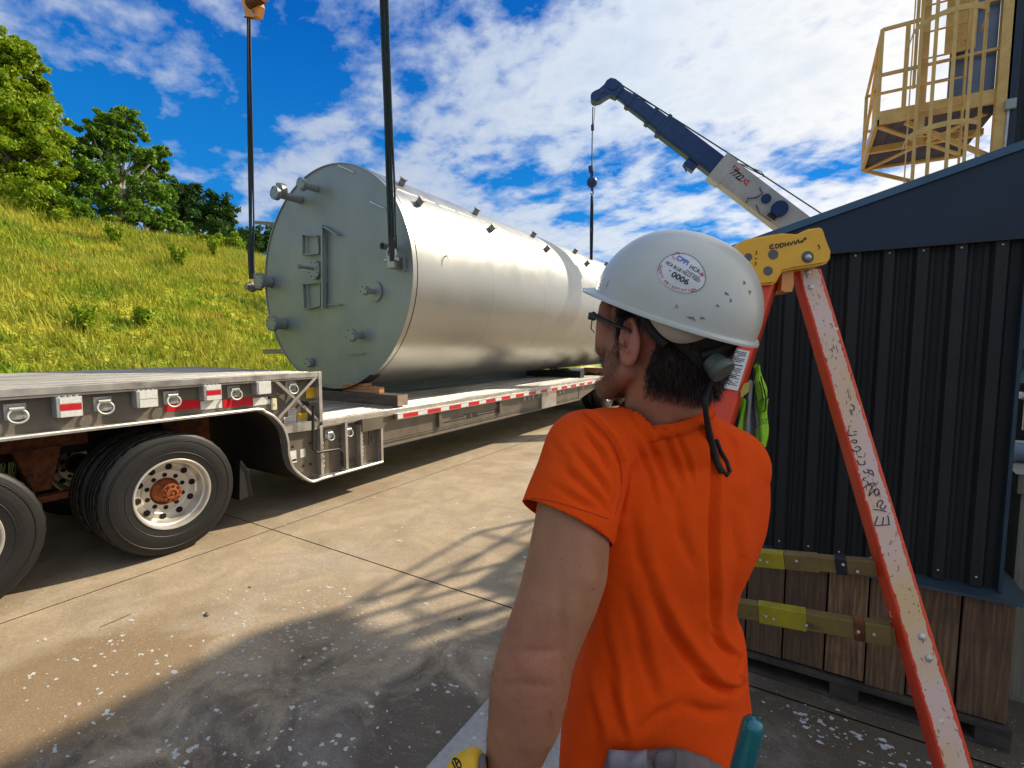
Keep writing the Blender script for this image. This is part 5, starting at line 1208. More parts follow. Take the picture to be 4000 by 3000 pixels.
pen('handwriting', [[(255, 215), (262, 228), (250, 240)], [(248, 262), (262, 268)], [(250, 285), (256, 300), (246, 310)], [(655, 175), (668, 190), (662, 205)], [(690, 90), (705, 95)]], tp, 'ink', cap, .0011, Vector())
# instruction sticker on the other rail
u_ = lambda y: (y-1090)/510
def R2(x, y): u = u_(y); return at(x, y, 1/((1/1.38)*(1-u)+(1/1.32)*u)-.0035)
sk_ = [(2790, 1345), (2930, 1372), (2882, 1527), (2752, 1498)]
m = MB(); m.prism([R2(*q) for q in sk_], cF*.0018); lb = m.build('instruction_sticker', M['paper'], ld)
m = MB()
for k in range(21):
    v = .06+.9*k/22
    if k in (9, 17): continue
    x0 = 2790+(2752-2790)*v; y0 = 1345+(1498-1345)*v; x1 = 2930+(2882-2930)*v; y1 = 1372+(1527-1372)*v
    u1 = .93-random.random()*.25*(k % 4 == 3); segs = np.linspace(.06, u1, 12)
    for a, b in zip(segs, segs[1:]):
        if random.random() < .12: continue
        m.tube([R2(x0+(x1-x0)*a, y0+(y1-y0)*a)-cF*.0009, R2(x0+(x1-x0)*(b-.01), y0+(y1-y0)*(b-.01))-cF*.0009], .0009+.0006*(k in (8, 15)), 4)
m.build('print', M['ink'], lb)
m = MB(); p = [R2(*q) for q in ((2905, 1500), (2930, 1490), (2925, 1530), (2895, 1555), (2892, 1530))]; m.prism(p, cF*.002); m.build('torn_sticker', M['yellow_tape'], ld)

# ------------------------------------------------------------------ hi-vis vest hanging behind the ladder
vs = thing('safety_vest', 'lime safety vest with grey reflective stripe hanging behind the ladder', 'vest', at(2960, 1700, 1.62))
def cloth(x0a, x1a, x0b, x1b, ya, yb, D, mt, name, fold=.018, fr=3):
    rows = []
    for j in range(30):
        v = j/29; y = ya+(yb-ya)*v; xl = x0a+(x0b-x0a)*v; xr = x1a+(x1b-x1a)*v; r = []
        for i in range(26):
            u = i/25; x = xl+(xr-xl)*u+4*math.sin(v*7+u*3); r.append(at(x, y+6*math.sin(u*9+1), D+fold*math.sin(u*fr*PI+v*2.2)+.006*math.sin(u*17+v*5)))
        rows.append(r)
    m = MB(); m.quads(rows); m.quads([[p+cF*.004 for p in r] for r in rows]); return m.build(name, mt, vs, smooth=True)
lime = mat('lime_mesh', (.36, .72, .015), (.26, .58, .01), 8, .6, 0, .001, 300, sss=0); silver = mat('grey_stripe', (.40, .41, .45), (.30, .31, .34), 12, .4, .1)
cloth(2945, 2968, 2960, 3002, 1425, 1560, 1.61, lime, 'vest_panel', .015, 2); cloth(2955, 3002, 2958, 2998, 1560, 1742, 1.61, lime, 'vest_panel', .02, 2)
cloth(2915, 2950, 2895, 2975, 1490, 1810, 1.63, silver, 'reflective_stripe', .02, 3); cloth(2890, 2920, 2880, 2920, 1560, 1790, 1.65, lime, 'vest_panel', .02, 2)
for (s, x, y, sz) in (('SOUTH', 2985, 1648, .026),):
    text('vest_lettering', s, sz, at(x, y, 1.585), cR+cU*.12, cU, M['ink'], vs, width=.036)
pen('vest_print', [[(2972, 1470), (2978, 1500), (2990, 1545)], [(2966, 1490), (2975, 1520), (2980, 1560)], [(2985, 1520), (2992, 1560), (2990, 1600), (2980, 1610)]], lambda x, y: at(x, y, 1.586), 'ink', vs, .0022, Vector())
# ------------------------------------------------------------------ the man
def skin_mat():
    m = bpy.data.materials.new('skin'); m.use_nodes = True; t = NT(m.node_tree)
    co = t.n('ShaderNodeTexCoord').outputs['Object']
    col = t.mix(t.ramp(t.noise(co, 14, 5, .6), [(.35, 0), (.65, 1)]), (.40, .185, .10), (.31, .13, .072))
    rd = t.n('ShaderNodeAttribute', attribute_name='red').outputs['Fac']; st = t.n('ShaderNodeAttribute', attribute_name='stubble').outputs['Fac']
    col = t.mix(rd, col, (.50, .17, .12))
    nz = t.ramp(t.noise(co, 420, 3, .6), [(.42, .25), (.56, 1)])
    col = t.mix(t.math('MULTIPLY', st, nz), col, (.15, .075, .045))
    fr = t.ramp(t.noise(co, 130, 2, .4), [(.735, 0), (.76, .5)]); col = t.mix(fr, col, (.16, .06, .03))
    h = t.math('ADD', t.noise(co, 260, 4, .6), t.math('MULTIPLY', t.noise(co, 30, 3), 1.5))
    bp = t.n('ShaderNodeBump', {'Strength': .45, 'Distance': .0015, 'Height': h}).outputs[0]
    b = t.n('ShaderNodeBsdfPrincipled', {'Base Color': col, 'Roughness': .58, 'Specular IOR Level': .3, 'Normal': bp, 'Subsurface Weight': .12, 'Subsurface Radius': (.012, .005, .003), 'Subsurface Scale': .5}); t.n('ShaderNodeOutputMaterial', {0: b.outputs[0]}); return m
M['skin'] = skin_mat()
def shirt_mat():
    m = bpy.data.materials.new('orange_cotton'); m.use_nodes = True; t = NT(m.node_tree)
    co = t.n('ShaderNodeTexCoord').outputs['Object']
    col = t.mix(t.noise(co, 5, 4), (.80, .078, .002), (.70, .058, .0015)); col = t.mix(t.ramp(t.noise(co, 9, 6, .7), [(.60, 0), (.72, .35)]), col, (.52, .04, .003))
    h = t.math('ADD', t.math('ADD', t.noise(co, 700, 2, .5), t.math('MULTIPLY', t.noise(co, 45, 5, .6), 2.0)), t.math('MULTIPLY', t.noise(t.n('ShaderNodeMapping', {'Vector': co, 'Scale': (1, 1, .45), 'Rotation': (.3, .2, 0)}).outputs[0], 17, 5, .55, .8), 6.0))
    bp = t.n('ShaderNodeBump', {'Strength': .5, 'Distance': .0014, 'Height': h}).outputs[0]
    b = t.n('ShaderNodeBsdfPrincipled', {'Base Color': col, 'Roughness': .85, 'Specular IOR Level': .15, 'Normal': bp}); t.n('ShaderNodeOutputMaterial', {0: b.outputs[0]}); return m
M['shirt'] = shirt_mat()
M['hair'] = mat('dark_brown_hair', (.016, .009, .006), (.035, .018, .010), 60, .45, 0, .002, 300, stretch=(1, 1, .3), spec=.4)
M['beard'] = mat('beard_hair', (.09, .045, .025), None, rough=.5)
M['hat'] = mat('white_hard_hat', (.58, .585, .55), (.52, .505, .42), 5, .34, 0, .0004, 30, spots=[(22, .69, (.22, .20, .16), .05), (60, .74, (.10, .09, .08), .02)], coat=.1)
M['liner'] = mat('cream_liner', (.50, .48, .38), (.42, .38, .28), 12, .5)
M['webbing'] = mat('black_webbing', (.010, .010, .011), None, rough=.7)
M['knob'] = mat('grey_knob', (.07, .085, .075), (.10, .12, .10), 30, .5)
M['jeans'] = mat('blue_denim', (.03, .07, .16), (.05, .10, .2), 30, .85, 0, .001, 200)
M['suede'] = mat('grey_suede', (.17, .145, .15), (.11, .095, .10), 18, .9, 0, .002, 120)
M['glove_yellow'] = mat('yellow_glove', (.80, .46, .01), (.72, .38, .01), 12, .5, 0, .002, 60)
pm = thing('person', 'man seen from behind in orange t-shirt and white hard hat watching the tank', 'person', lv(.27, .82, -EYE)+Vector((0, 0, 0)))
pm.location.z = .035
CP, SP = math.cos(PITCH), math.sin(PITCH)
def lz(x, D, z):
    Dc = D*CP-(z-EYE)*SP; return lv((x-2000)/FPX*Dc, D, z-EYE)
PSI = math.radians(35)
def hframe(tau):
    f = lvd(-math.sin(PSI)*math.cos(tau), math.cos(PSI)*math.cos(tau), math.sin(tau)); l = lvd(-math.cos(PSI), -math.sin(PSI), 0); return f, l, f.cross(l)
hF, hL, hU = hframe(math.radians(12)); HC = lv(.231, .752, .012)
def H(f, l, u): return HC+hF*f+hL*l+hU*u
Hrot = Matrix((hF, hL, hU)).transposed()
def remesh(mb, voxel, smooth=2):
    me = bpy.data.meshes.new('tmp'); mb.bm.normal_update(); mb.bm.to_mesh(me); mb.bm.free()
    o = bpy.data.objects.new('tmp', me); COL.objects.link(o)
    r = o.modifiers.new('r', 'REMESH'); r.mode = 'VOXEL'; r.voxel_size = voxel
    if smooth: s = o.modifiers.new('s', 'SMOOTH'); s.factor = .5; s.iterations = smooth
    dg = bpy.context.evaluated_depsgraph_get(); out = bpy.data.meshes.new_from_object(o.evaluated_get(dg))
    bpy.data.objects.remove(o); bpy.data.meshes.remove(me)
    return out
def coords(me): a = np.empty(len(me.vertices)*3, np.float32); me.vertices.foreach_get('co', a); return a.reshape(-1, 3).astype(float)
def normals(me): a = np.empty(len(me.vertices)*3, np.float32); me.vertices.foreach_get('normal', a); return a.reshape(-1, 3).astype(float)
def setco(me, a): me.vertices.foreach_set('co', a.astype(np.float32).ravel()); me.update()
def pix(P):
    Q = P-np.array(cC); d = Q@np.array(cF); return 2000+FPX*(Q@np.array(cR))/d, 1500-FPX*(Q@np.array(cU))/d
def setattr_f(me, n, a): x = me.attributes.new(n, 'FLOAT', 'POINT'); x.data.foreach_set('value', np.asarray(a, np.float32))
# body -------------------------------------------------------------
b = MB()
def cap(pts, n=18): b.capsule([at(x, y, D) for x, y, D, r in pts], [r for *_, r in pts], n)
b.sphere(H(-.006, 0, .035), (.095, .074, .090), Hrot, 28); b.sphere(H(.030, 0, -.030), (.068, .061, .078), Hrot, 24)
b.sphere(H(-.03, 0, -.02), (.065, .062, .06), Hrot, 24)
b.capsule([H(.002, .058, -.052), H(.035, .052, -.082), H(.072, .026, -.104), H(.083, 0, -.108), H(.072, -.026, -.104), H(.035, -.052, -.082), H(.002, -.058, -.052)], [.017, .018, .018, .020, .018, .018, .017], 14)
b.capsule([H(.03, .058, -.02), H(.03, .058, -.06)], [.018, .02], 14); b.capsule([H(.03, -.058, -.02), H(.03, -.058, -.06)], [.018, .02], 14)
for s in (1, -1):
    b.sphere(H(.050, s*.044, -.020), (.036, .020, .032), Hrot, 16); b.capsule([H(.080, s*.045, .026), H(.092, s*.012, .022)], [.012, .012], 10)
b.capsule([H(.074, .047, .032), H(.070, .050, .004), H(.062, .050, -.03)], [.017, .018, .020], 14); b.capsule([H(.074, -.047, .032), H(.070, -.050, .004), H(.062, -.050, -.03)], [.017, .018, .020], 14)
b.capsule([H(.094, 0, .012), H(.106, 0, -.012), H(.116, 0, -.030)], [.009, .010, .012], 12); b.sphere(H(.104, .012, -.034), .009); b.sphere(H(.104, -.012, -.034), .009)
b.sphere(H(.098, 0, -.060), (.010, .024, .006), Hrot, 12); b.sphere(H(.095, 0, -.071), (.011, .020, .007), Hrot, 12)
# ears: helix, lobe, inner bowl
for s in (1, -1):
    ce = H(-.006, s*.080, -.010); ea = (hF*-.30+hL*s*.55).normalized()   # the rim stands out and back
    er = (hF*-.975+hL*s*.22).normalized(); eu = (hU*.97+hF*.10).normalized()
    P = []
    for k in range(22):
        a = math.radians(-120+300*k/21); rr = (.0205, .0345); P.append(ce+er*(rr[0]*math.cos(a)*(.9 if math.cos(a) < 0 else 1))+eu*(rr[1]*math.sin(a)*(1.0 if a > 0 else .88)))
    b.capsule(P, [.0047]*22, 8)
    b.capsule([ce-er*.014-eu*.012, ce-er*.004-eu*.026, ce+er*.003-eu*.022], [.006, .0068, .005], 10)
    b.sphere(ce+er*.001-hL*s*.0075, (.020, .0040, .030), Matrix((er, er.cross(eu), eu)).transposed(), 16)
    b.capsule([ce+er*.010+eu*.016+hL*s*.002, ce+er*.009-eu*.006+hL*s*.003, ce-eu*.014+hL*s*.002], [.0036, .0036, .0036], 8)
    b.sphere(ce-er*.012-eu*.001+hL*s*.001, .006)
b.capsule([H(-.022, 0, -.045), at(2588, 1560, .762), at(2592, 1660, .775)], [.058, .0585, .056], 26)
b.capsule([H(-.055, 0, -.02), at(2650, 1560, .735)], [.045, .040], 18)
# torso core under the shirt
cap([(2592, 1700, .800, .045), (2330, 1785, .718, .034)]); cap([(2620, 1750, .81, .048), (2830, 1850, .87, .042)])
b.capsule([lv(.26, .81, -.24), lv(.27, .82, -.40), lv(.26, .80, -.62), lv(.26, .80, -.80)], [.078, .078, .070, .085], 26)
# left arm
LA = [(2290, 1785, .69, .044), (2250, 1920, .658, .050), (2234, 2060, .635, .0495), (2211, 2223, .62, .0522), (2180, 2330, .612, .0500), (2146, 2420, .61, .0480), (2112, 2510, .607, .0470), (2083, 2600, .605, .0485), (2066, 2690, .605, .0490), (2050, 2790, .608, .0465), (2022, 2890, .612, .0400), (2002, 2970, .616, .0345), (1990, 3040, .62, .029), (1984, 3120, .625, .027)]
cap(LA, 26)
# right arm reaches forward, hidden in front of him
RA = [(2835, 1835, .86, .052), (2830, 2020, .92, .048), (2800, 2180, .97, .044), (2700, 2210, 1.06, .040), (2560, 2200, 1.15, .030)]
cap(RA, 20)
def hand(wr, d, side, up, curl, grip=1.0):
    """palm and five separate fingers growing from the wrist point; d: along the palm, side: towards the thumb, up: back of the hand"""
    d = d.normalized(); side = side.normalized(); nrm = up.normalized(); rot = Matrix((side, nrm, d)).transposed()
    b.sphere(wr+d*.045, (.040, .015, .052), rot, 18); b.capsule([wr, wr+d*.03], [.026, .024], 14)
    for i, (o, L_, r) in enumerate([(.028, .082, .0088), (.010, .090, .0092), (-.010, .083, .0088), (-.028, .066, .0078)]):
        p = wr+d*(.085-.004*i)+side*o; P = [p]; a = .12; dd = d
        for k, fr in enumerate((.45, .32, .23)):
            a += curl*(.75 if k else .55)+.05*i; dd = (d*math.cos(a)-nrm*math.sin(a)); P.append(P[-1]+dd*L_*fr)
        b.capsule([wr+d*.05+side*o*.8]+P, [.010, r*1.05, r, r*.95, r*.82], 10)
    b.capsule([wr+d*.022+side*.022, wr+d*.045+side*.046-nrm*.006, wr+d*.072+side*.056-nrm*.02, wr+d*.092+side*.052-nrm*.034], [.014, .012, .0098, .0085], 10)
wl = at(1984, 3140, .627); hand(wl, Vector((0, 0, -1))+cR*-.12, cF*.8-cR*.5, -cF*.3-cR*.9, .55)
wr_ = at(2560, 2200, 1.15); hand(wr_, cR*-.8+cF*.4-Vector((0, 0, .2)), Vector((0, 0, 1)), cF*.6+cR*.3, .5)
# legs
fd = lvd(-.45, .89, 0).normalized(); fl_ = Vector((-fd.y, fd.x, 0)); hipc = lv(.26, .80, 0); 
LEG = []
for s in (1, -1):
    h_ = Vector((hipc.x, hipc.y, .93))+fl_*s*.09; k_ = Vector((hipc.x, hipc.y, .50))+fl_*s*.12+fd*.02; a_ = Vector((hipc.x, hipc.y, .12))+fl_*s*.13-fd*.02; LEG.append((h_, k_, a_))
    b.capsule([h_, h_.lerp(k_, .5), k_, k_.lerp(a_, .3), a_], [.092, .078, .055, .056, .038], 20)
body = remesh(b, .0034, 4)
P = coords(body); Q = (P-np.array(HC)); f_, l_, u_h = Q@np.array(hF), Q@np.array(hL), Q@np.array(hU); near = np.linalg.norm(Q, axis=1) < .22
ss = lambda x, a, c: np.clip((x-a)/(c-a), 0, 1)
stub = ss(-u_h, .018, .034)*ss(f_, .000, .018)*(1-ss(-u_h, .118, .135))*near*ss(.10-u_h*0, 0, .01)
stub *= 1-.8*((u_h > -.045)*(f_ > .07)); stub = np.clip(stub, 0, 1)*.85
red = .75*near*(np.linalg.norm(Q-np.array(hF)*-.012-np.array(hL)*.083, axis=1) < .036)
eb = np.array(at(2075, 2610, .56)); red = np.maximum(red, .55*np.exp(-(np.linalg.norm(P-eb, axis=1)/.05)**2)*.6); red = np.maximum(red, .25*near)
# elbow point, forearm muscle and small creases
xx, yy = pix(P); nrm = normals(body); arm = (xx < 2450) & (yy > 1900) & (P[:, 2] > .9)
d_ = .004*np.exp(-(((xx-2075)/55)**2+((yy-2610)/55)**2))-.0025*np.exp(-(((xx-2105)/80)**2+((yy-2545)/14)**2))-.002*np.exp(-(((xx-2060)/80)**2+((yy-2675)/18)**2))+.004*np.exp(-(((xx-2290)/50)**2+((yy-2200)/120)**2))-.003*np.exp(-(((xx-2190)/22)**2+((yy-2400)/160)**2))
P += nrm*(d_*arm)[:, None]; setco(body, P); setattr_f(body, 'stubble', stub); setattr_f(body, 'red', red)
body.name = 'body'; bo = link('body', body, M['skin'], pm, smooth=True)
from mathutils.bvhtree import BVHTree
# hair -------------------------------------------------------------
loc = np.array(pm.location)
P = coords(body)+loc; N = normals(body); Q = P-np.array(HC); f_, l_, u_h = Q@np.array(hF), Q@np.array(hL), Q@np.array(hU); al = np.abs(l_)
ear_d = np.sqrt(((f_+.008)/.025)**2+((u_h+.006)/.036)**2)
def hairmask(f, al, u):
    back = (f < -.014) & (u > -.068-.10*np.clip(-f-.03, 0, .1)*0) & ((f < -.034) | (u > -.052+1.2*(-.014-f)*0+.9*(f+.034)))
    front = (f >= -.014) & (f < .030) & (u > -.020+.9*(f-.012).clip(0))
    top = (f >= .030) & (u > .040+.1*f)
    return back | front | top
hm = hairmask(f_, al, u_h) & (np.linalg.norm(Q, axis=1) < .2) & ~((ear_d < 1.0) & (al > .058)) & ~((ear_d < 1.28) & (f_ < -.005) & (u_h < .018))
poly = [tuple(p.vertices) for p in body.polygons]
keep = [p for p in poly if all(hm[i] for i in p)]
idx = sorted({i for p in keep for i in p}); mp_ = {i: k for k, i in enumerate(idx)}
nz = RNG.rand(len(idx)); HV = P[idx]+N[idx]*(.0045+.0035*np.sin(P[idx][:, 0]*260+P[idx][:, 2]*190)*np.sin(P[idx][:, 1]*230)+.002*nz)[:, None]
ho = np_mesh('hair', HV, [[mp_[i] for i in p] for p in keep], M['hair'], pm, smooth=True)
def strands(name, ids, n, length, r, mt, lean, out, parent, lift=.004, jit=.35):
    pick = RNG.choice(ids, n); p0 = P[pick]+N[pick]*(lift+.004*RNG.rand(n)[:, None])+RNG.randn(n, 3)*.0012
    d = np.array(lean)[None, :]+N[pick]*out+RNG.randn(n, 3)*jit; d /= np.linalg.norm(d, axis=1)[:, None]
    L_ = length*(.6+.8*RNG.rand(n))[:, None]; sd = np.cross(d, RNG.randn(n, 3)); sd /= np.linalg.norm(sd, axis=1)[:, None]
    mid = p0+d*L_*.55; d2 = d+np.array(lean)*.4; tip = mid+d2/np.linalg.norm(d2, axis=1)[:, None]*L_*.5
    V = np.stack([p0-sd*r, p0+sd*r, mid+sd*r*.8, mid-sd*r*.8, tip], 1).reshape(-1, 3); k = np.arange(n)*5
    F4 = np.stack([k, k+1, k+2, k+3], 1); me = bpy.data.meshes.new(name); T3 = np.stack([k+3, k+2, k+4], 1)
    me.from_pydata(V.tolist(), [], F4.tolist()+T3.tolist()); return link(name, me, M[mt], parent)
vis = [i for i in idx if u_h[i] < .06]
strands('hair_strands', vis, 17000, .015, .00028, 'hair', -np.array(hU)*.9-np.array(hF)*.35, .25, ho)
bd_ = np.where((stub > .5) & near)[0]
strands('beard', bd_, 9000, .0035, .00012, 'beard', -np.array(hU)*.8+np.array(hF)*.2, .5, bo, 0)
sb = [i for i in np.where((np.linalg.norm(Q, axis=1) < .2) & (f_ > .0) & (f_ < .028) & (u_h < -.005) & (u_h > -.03) & (al > .05))[0]]
strands('sideburn', sb, 900, .006, .00022, 'hair', -np.array(hU), .3, ho, 0)
nb_ = np.where((np.linalg.norm(Q, axis=1) < .2) & (f_ < -.03) & (u_h < -.066) & (u_h > -.083))[0]
strands('neck_stubble', nb_, 1500, .006, .0002, 'hair', -np.array(hU), .2, ho, 0)
xa, ya = pix(P); fa = np.where((ya > 2350) & (xa < 2320) & (P[:, 2] > 1.1) & (np.linalg.norm(Q, axis=1) > .3))[0]
strands('arm_hair', fa, 5200, .0065, .00007, 'beard', np.array([0, 0, -1.0]), .30, bo, 0, .5)
# shirt ------------------------------------------------------------
b = MB()
rows = [(1700, 2380, 2880, .79, .070), (1760, 2310, 2950, .79, .090), (1850, 2270, 2996, .79, .105), (1950, 2262, 3011, .79, .118), (2040, 2265, 3010, .79, .122), (2133, 2275, 2997, .79, .122), (2200, 2283, 2972, .79, .120), (2269, 2290, 2943, .79, .116), (2368, 2290, 2898, .785, .112), (2430, 2288, 2884, .785, .110), (2495, 2280, 2878, .785, .110), (2560, 2268, 2888, .785, .114), (2610, 2250, 2908, .785, .118), (2680, 2232, 2918, .785, .124), (2748, 2213, 2921, .785, .130), (2830, 2198, 2925, .785, .134), (2900, 2190, 2930, .785, .138), (3000, 2184, 2940, .785, .140), (3150, 2180, 2950, .785, .140)]
from bisect import bisect
RR = []
yk = [r[0] for r in rows]
for y in np.arange(1700, 3151, 25):
    v = [float(np.interp(y, yk, [r[k] for r in rows])) for k in range(1, 5)]
    xl, xr, D0, dp = v; z = at((xl+xr)/2, y, D0).z; ring = []
    for k in range(48):
        a = 2*PI*k/48; ca, sa = math.cos(a), math.sin(a); e = .82
        cx_ = math.copysign(abs(ca)**e, ca); sy_ = math.copysign(abs(sa)**e, sa)
        x = (xl+xr)/2+(xr-xl)/2*cx_; D = D0+.26*(x-(xl+xr)/2)/FPX*D0+dp*sy_
        # keep the outline where the photograph has it although the ring runs through depth
        X = (xl+xr)/2+(xr-xl)/2*cx_
        ring.append(lz(X, D, z))
    RR.append(ring)
b.quads(RR, True); b.bm.faces.new([v for v in list(b.bm.verts)[:48]]); b.bm.faces.new([v for v in list(b.bm.verts)[-48:]])
bmesh.ops.recalc_face_normals(b.bm, faces=b.bm.faces)
def capo(pts, n=24): b.capsule([at(x, y, D) for x, y, D, r in pts], [r for *_, r in pts], n)
capo([(2592, 1712, .775, .050), (2440, 1714, .742, .049), (2370, 1728, .724, .053), (2292, 1768, .69, .062)]); capo([(2292, 1768, .69, .062), (2265, 1880, .67, .0635), (2236, 1965, .655, .0645), (2216, 2040, .645, .066)])
capo([(2600, 1705, .775, .057), (2700, 1740, .81, .062), (2838, 1826, .86, .072)]); capo([(2838, 1826, .86, .072), (2830, 1950, .89, .066), (2815, 2070, .93, .062)])
b.capsule([at(2592, 1700, .785), at(2591, 1640, .772), at(2589, 1575, .762)], [.085, .071, .0665], 30)
capo([(2440, 1900, .75, .062), (2600, 1880, .775, .068), (2750, 1900, .81, .075)])
sh_me = remesh(b, .0048, 9)
P = coords(sh_me); N = normals(sh_me); xx, yy = pix(P); view = P-np.array(cC); view /= np.linalg.norm(view, axis=1)[:, None]
facing = np.clip(-(N*view).sum(1)*2.5, 0, 1); Dd = (P-np.array(cC))@np.array(cF)
k8 = lambda x, y: (1650+x/1.1057, 1500+y/1.1057)
def crease(pts, wpx, depth, ease=True):
    pts = [np.array(k8(*q)) for q in pts]; best = np.full(len(P), 1e9); tt = np.zeros(len(P)); L_ = sum(np.linalg.norm(b_-a_) for a_, b_ in zip(pts, pts[1:])); acc = 0; sgn = np.zeros(len(P))
    for a_, b_ in zip(pts, pts[1:]):
        d = b_-a_; l = np.linalg.norm(d); u = np.clip(((xx-a_[0])*d[0]+(yy-a_[1])*d[1])/l**2, 0, 1); dx, dy = xx-(a_[0]+u*d[0]), yy-(a_[1]+u*d[1]); q = np.hypot(dx, dy)
        s_ = (dx*d[1]-dy*d[0])/l; m_ = q < best; best[m_] = q[m_]; tt[m_] = ((acc+u*l)/L_)[m_]; sgn[m_] = s_[m_]; acc += l
    w_ = np.sin(PI*np.clip(tt*.92+.04, 0, 1))**.6 if ease else 1
    # a fold: sharp on one side, rolling over on the other
    return -depth*w_*(np.exp(-(best/wpx)**2)-.55*np.exp(-((sgn-wpx*1.9)/(wpx*1.7))**2)*(best < wpx*6))*facing
disp = np.zeros(len(P))
for pts, w_, d_ in [
    ([(1238, 150), (1256, 240), (1262, 330), (1258, 480), (1258, 650), (1256, 850), (1258, 1040), (1300, 1120), (1345, 1175)], 15, .0075),
    ([(652, 98), (740, 160), (815, 240), (858, 340), (866, 450), (852, 560)], 13, .0075),
    ([(720, 150), (800, 250), (838, 350), (845, 450), (820, 560)], 11, .005),
    ([(900, 120), (975, 230), (1030, 360), (1070, 470)], 13, .0045), ([(960, 105), (1050, 220), (1090, 330), (1120, 430)], 11, .0042), ([(1010, 110), (1100, 210), (1145, 320), (1165, 420)], 10, .0035), ([(850, 130), (930, 260), (985, 400), (1010, 520)], 12, .0035),
    ([(1180, 140), (1215, 200), (1245, 250)], 10, .004), ([(1290, 180), (1340, 260), (1360, 380)], 16, .003),
    ([(1000, 920), (1080, 1080), (1170, 1210), (1260, 1290), (1360, 1330)], 24, .010), ([(1190, 1260), (1290, 1318), (1360, 1328), (1405, 1290)], 15, .010), ([(1250, 1080), (1300, 1140), (1365, 1185)], 14, .008), ([(1380, 1180), (1360, 1260), (1400, 1290)], 10, .005),
    ([(1340, 560), (1370, 760), (1330, 950), (1345, 1120)], 26, .004),
    ([(695, 1220), (725, 1370), (760, 1500), (770, 1600)], 18, .008), ([(800, 1240), (840, 1400), (870, 1520)], 16, .007), ([(770, 940), (790, 1100), (830, 1260), (840, 1380)], 18, .0055), ([(880, 900), (930, 1050), (960, 1200), (1010, 1350)], 26, .005),
    ([(905, 560), (940, 760), (1010, 930)], 28, .0035), ([(1090, 480), (1110, 640), (1180, 800)], 26, .003),
    ([(640, 260), (720, 350), (780, 430), (815, 520)], 12, .005), ([(580, 330), (680, 420), (760, 500), (800, 560)], 14, .0045), ([(560, 430), (650, 490), (740, 545)], 14, .0035), ([(690, 190), (770, 290), (815, 390)], 11, .005), ([(560, 250), (620, 330), (650, 400)], 16, .003),
    ([(1130, 1380), (1230, 1420), (1330, 1420)], 30, .005), ([(940, 1500), (1020, 1420), (1100, 1380)], 24, .004)]:
    disp += crease(pts, w_*.80, d_*1.35)
# soft overall rumple
disp += facing*.0022*np.sin(P[:, 2]*31+np.sin(P[:, 0]*22)*2)*np.sin(P[:, 0]*27+P[:, 2]*9)
P2 = P+N*disp[:, None]
setco(sh_me, P2)
# open the sleeve mouths, the hem and the neck
bm = bmesh.new(); bm.from_mesh(sh_me); bm.verts.ensure_lookup_table()
e1 = at(2216, 2040, .645); ax1_ = (e1-at(2236, 1965, .655)).normalized(); e2 = at(2815, 2070, .93); ax2_ = (e2-at(2830, 1950, .89)).normalized(); zb_ = at(2560, 3120, .785).z
nk = at(2594, 1640, .772); nka = (at(2588, 1560, .762)-at(2592, 1660, .775)).normalized()

def cut(co, no, reg):
    """trim the part of the shirt that lies inside region reg beyond a plane"""
    fs = [f for f in bm.faces if reg(f.calc_center_median())]
    g_ = list({v for f in fs for v in f.verts})+list({e for f in fs for e in f.edges})+fs
    bmesh.ops.bisect_plane(bm, geom=g_, plane_co=co, plane_no=no, dist=1e-6)
    dead = [f for f in bm.faces if reg(f.calc_center_median()) and (f.calc_center_median()-co).dot(no) > 0]
    bmesh.ops.delete(bm, geom=dead, context='FACES')
n1_ = (ax1_+cR*-.18).normalized()
cut(e1+ax1_*.002, n1_, lambda c: (c-e1-ax1_*(c-e1).dot(ax1_)).length < .0755 and -.06 < (c-e1).dot(ax1_) < .12)
cut(at(2590, 1596, .765), (nka+cR*-.10).normalized(), lambda c: (c-at(2590, 1596, .765)-nka*(c-at(2590, 1596, .765)).dot(nka)).length < .0715 and -.02 < (c-at(2590, 1596, .765)).dot(nka) < .09)
cut(e2, ax2_, lambda c: (c-e2).length < .12 and (c-cC).dot(cF) > .85)
cut(Vector((0, 0, zb_)), Vector((0, 0, -1)), lambda c: c.z < zb_+.05)
bm.to_mesh(sh_me); bm.free(); sh_me.name = 't_shirt'
so = link('t_shirt', sh_me, M['shirt'], pm, smooth=True); md = so.modifiers.new('thickness', 'SOLIDIFY'); md.thickness = .0022; md.offset = -1
bv = BVHTree.FromPolygons([Vector(v.co)+pm.location for v in sh_me.vertices], [tuple(p.vertices) for p in sh_me.polygons])
def on_shirt(x, y, off=.004):
    v = ray(x, y); h = bv.ray_cast(cC, v.normalized()); 
    if h[0] is None: return at(x, y, .72)
    return h[0]-v.normalized()*off
# collar rib, sleeve hem stitching
nc = at(2590, 1596, .765); nn_ = (nka+cR*-.10).normalized(); a_, b__, _ = frame(nn_, hF); rws = []
for t_ in np.linspace(0, 2*PI, 65)[:-1]:
    o_ = a_*math.cos(t_)+b__*math.sin(t_); h_ = bv.ray_cast(nc+o_*.2-nn_*.016, -o_); r_o = (h_[0]-nc).length if h_[0] is not None and (h_[0]-nc).length < .12 else .07
    rws.append([nc+o_*.0625+nn_*.002, nc+o_*.0665+nn_*.003, nc+o_*(.0668+(r_o-.0668)*.5)-nn_*.006, nc+o_*(r_o+.0012)-nn_*.016, nc+o_*(r_o-.004)-nn_*.017, nc+o_*.0625-nn_*.004])
m = MB(); m.quads(rws+[rws[0]], True); m.build('collar', M['shirt'], so, smooth=True)
st = MB(); Q_ = [on_shirt(*k8(x, y), .0006) for x, y in ((432, 520), (480, 508), (560, 520), (650, 545), (740, 575), (815, 600))]; 
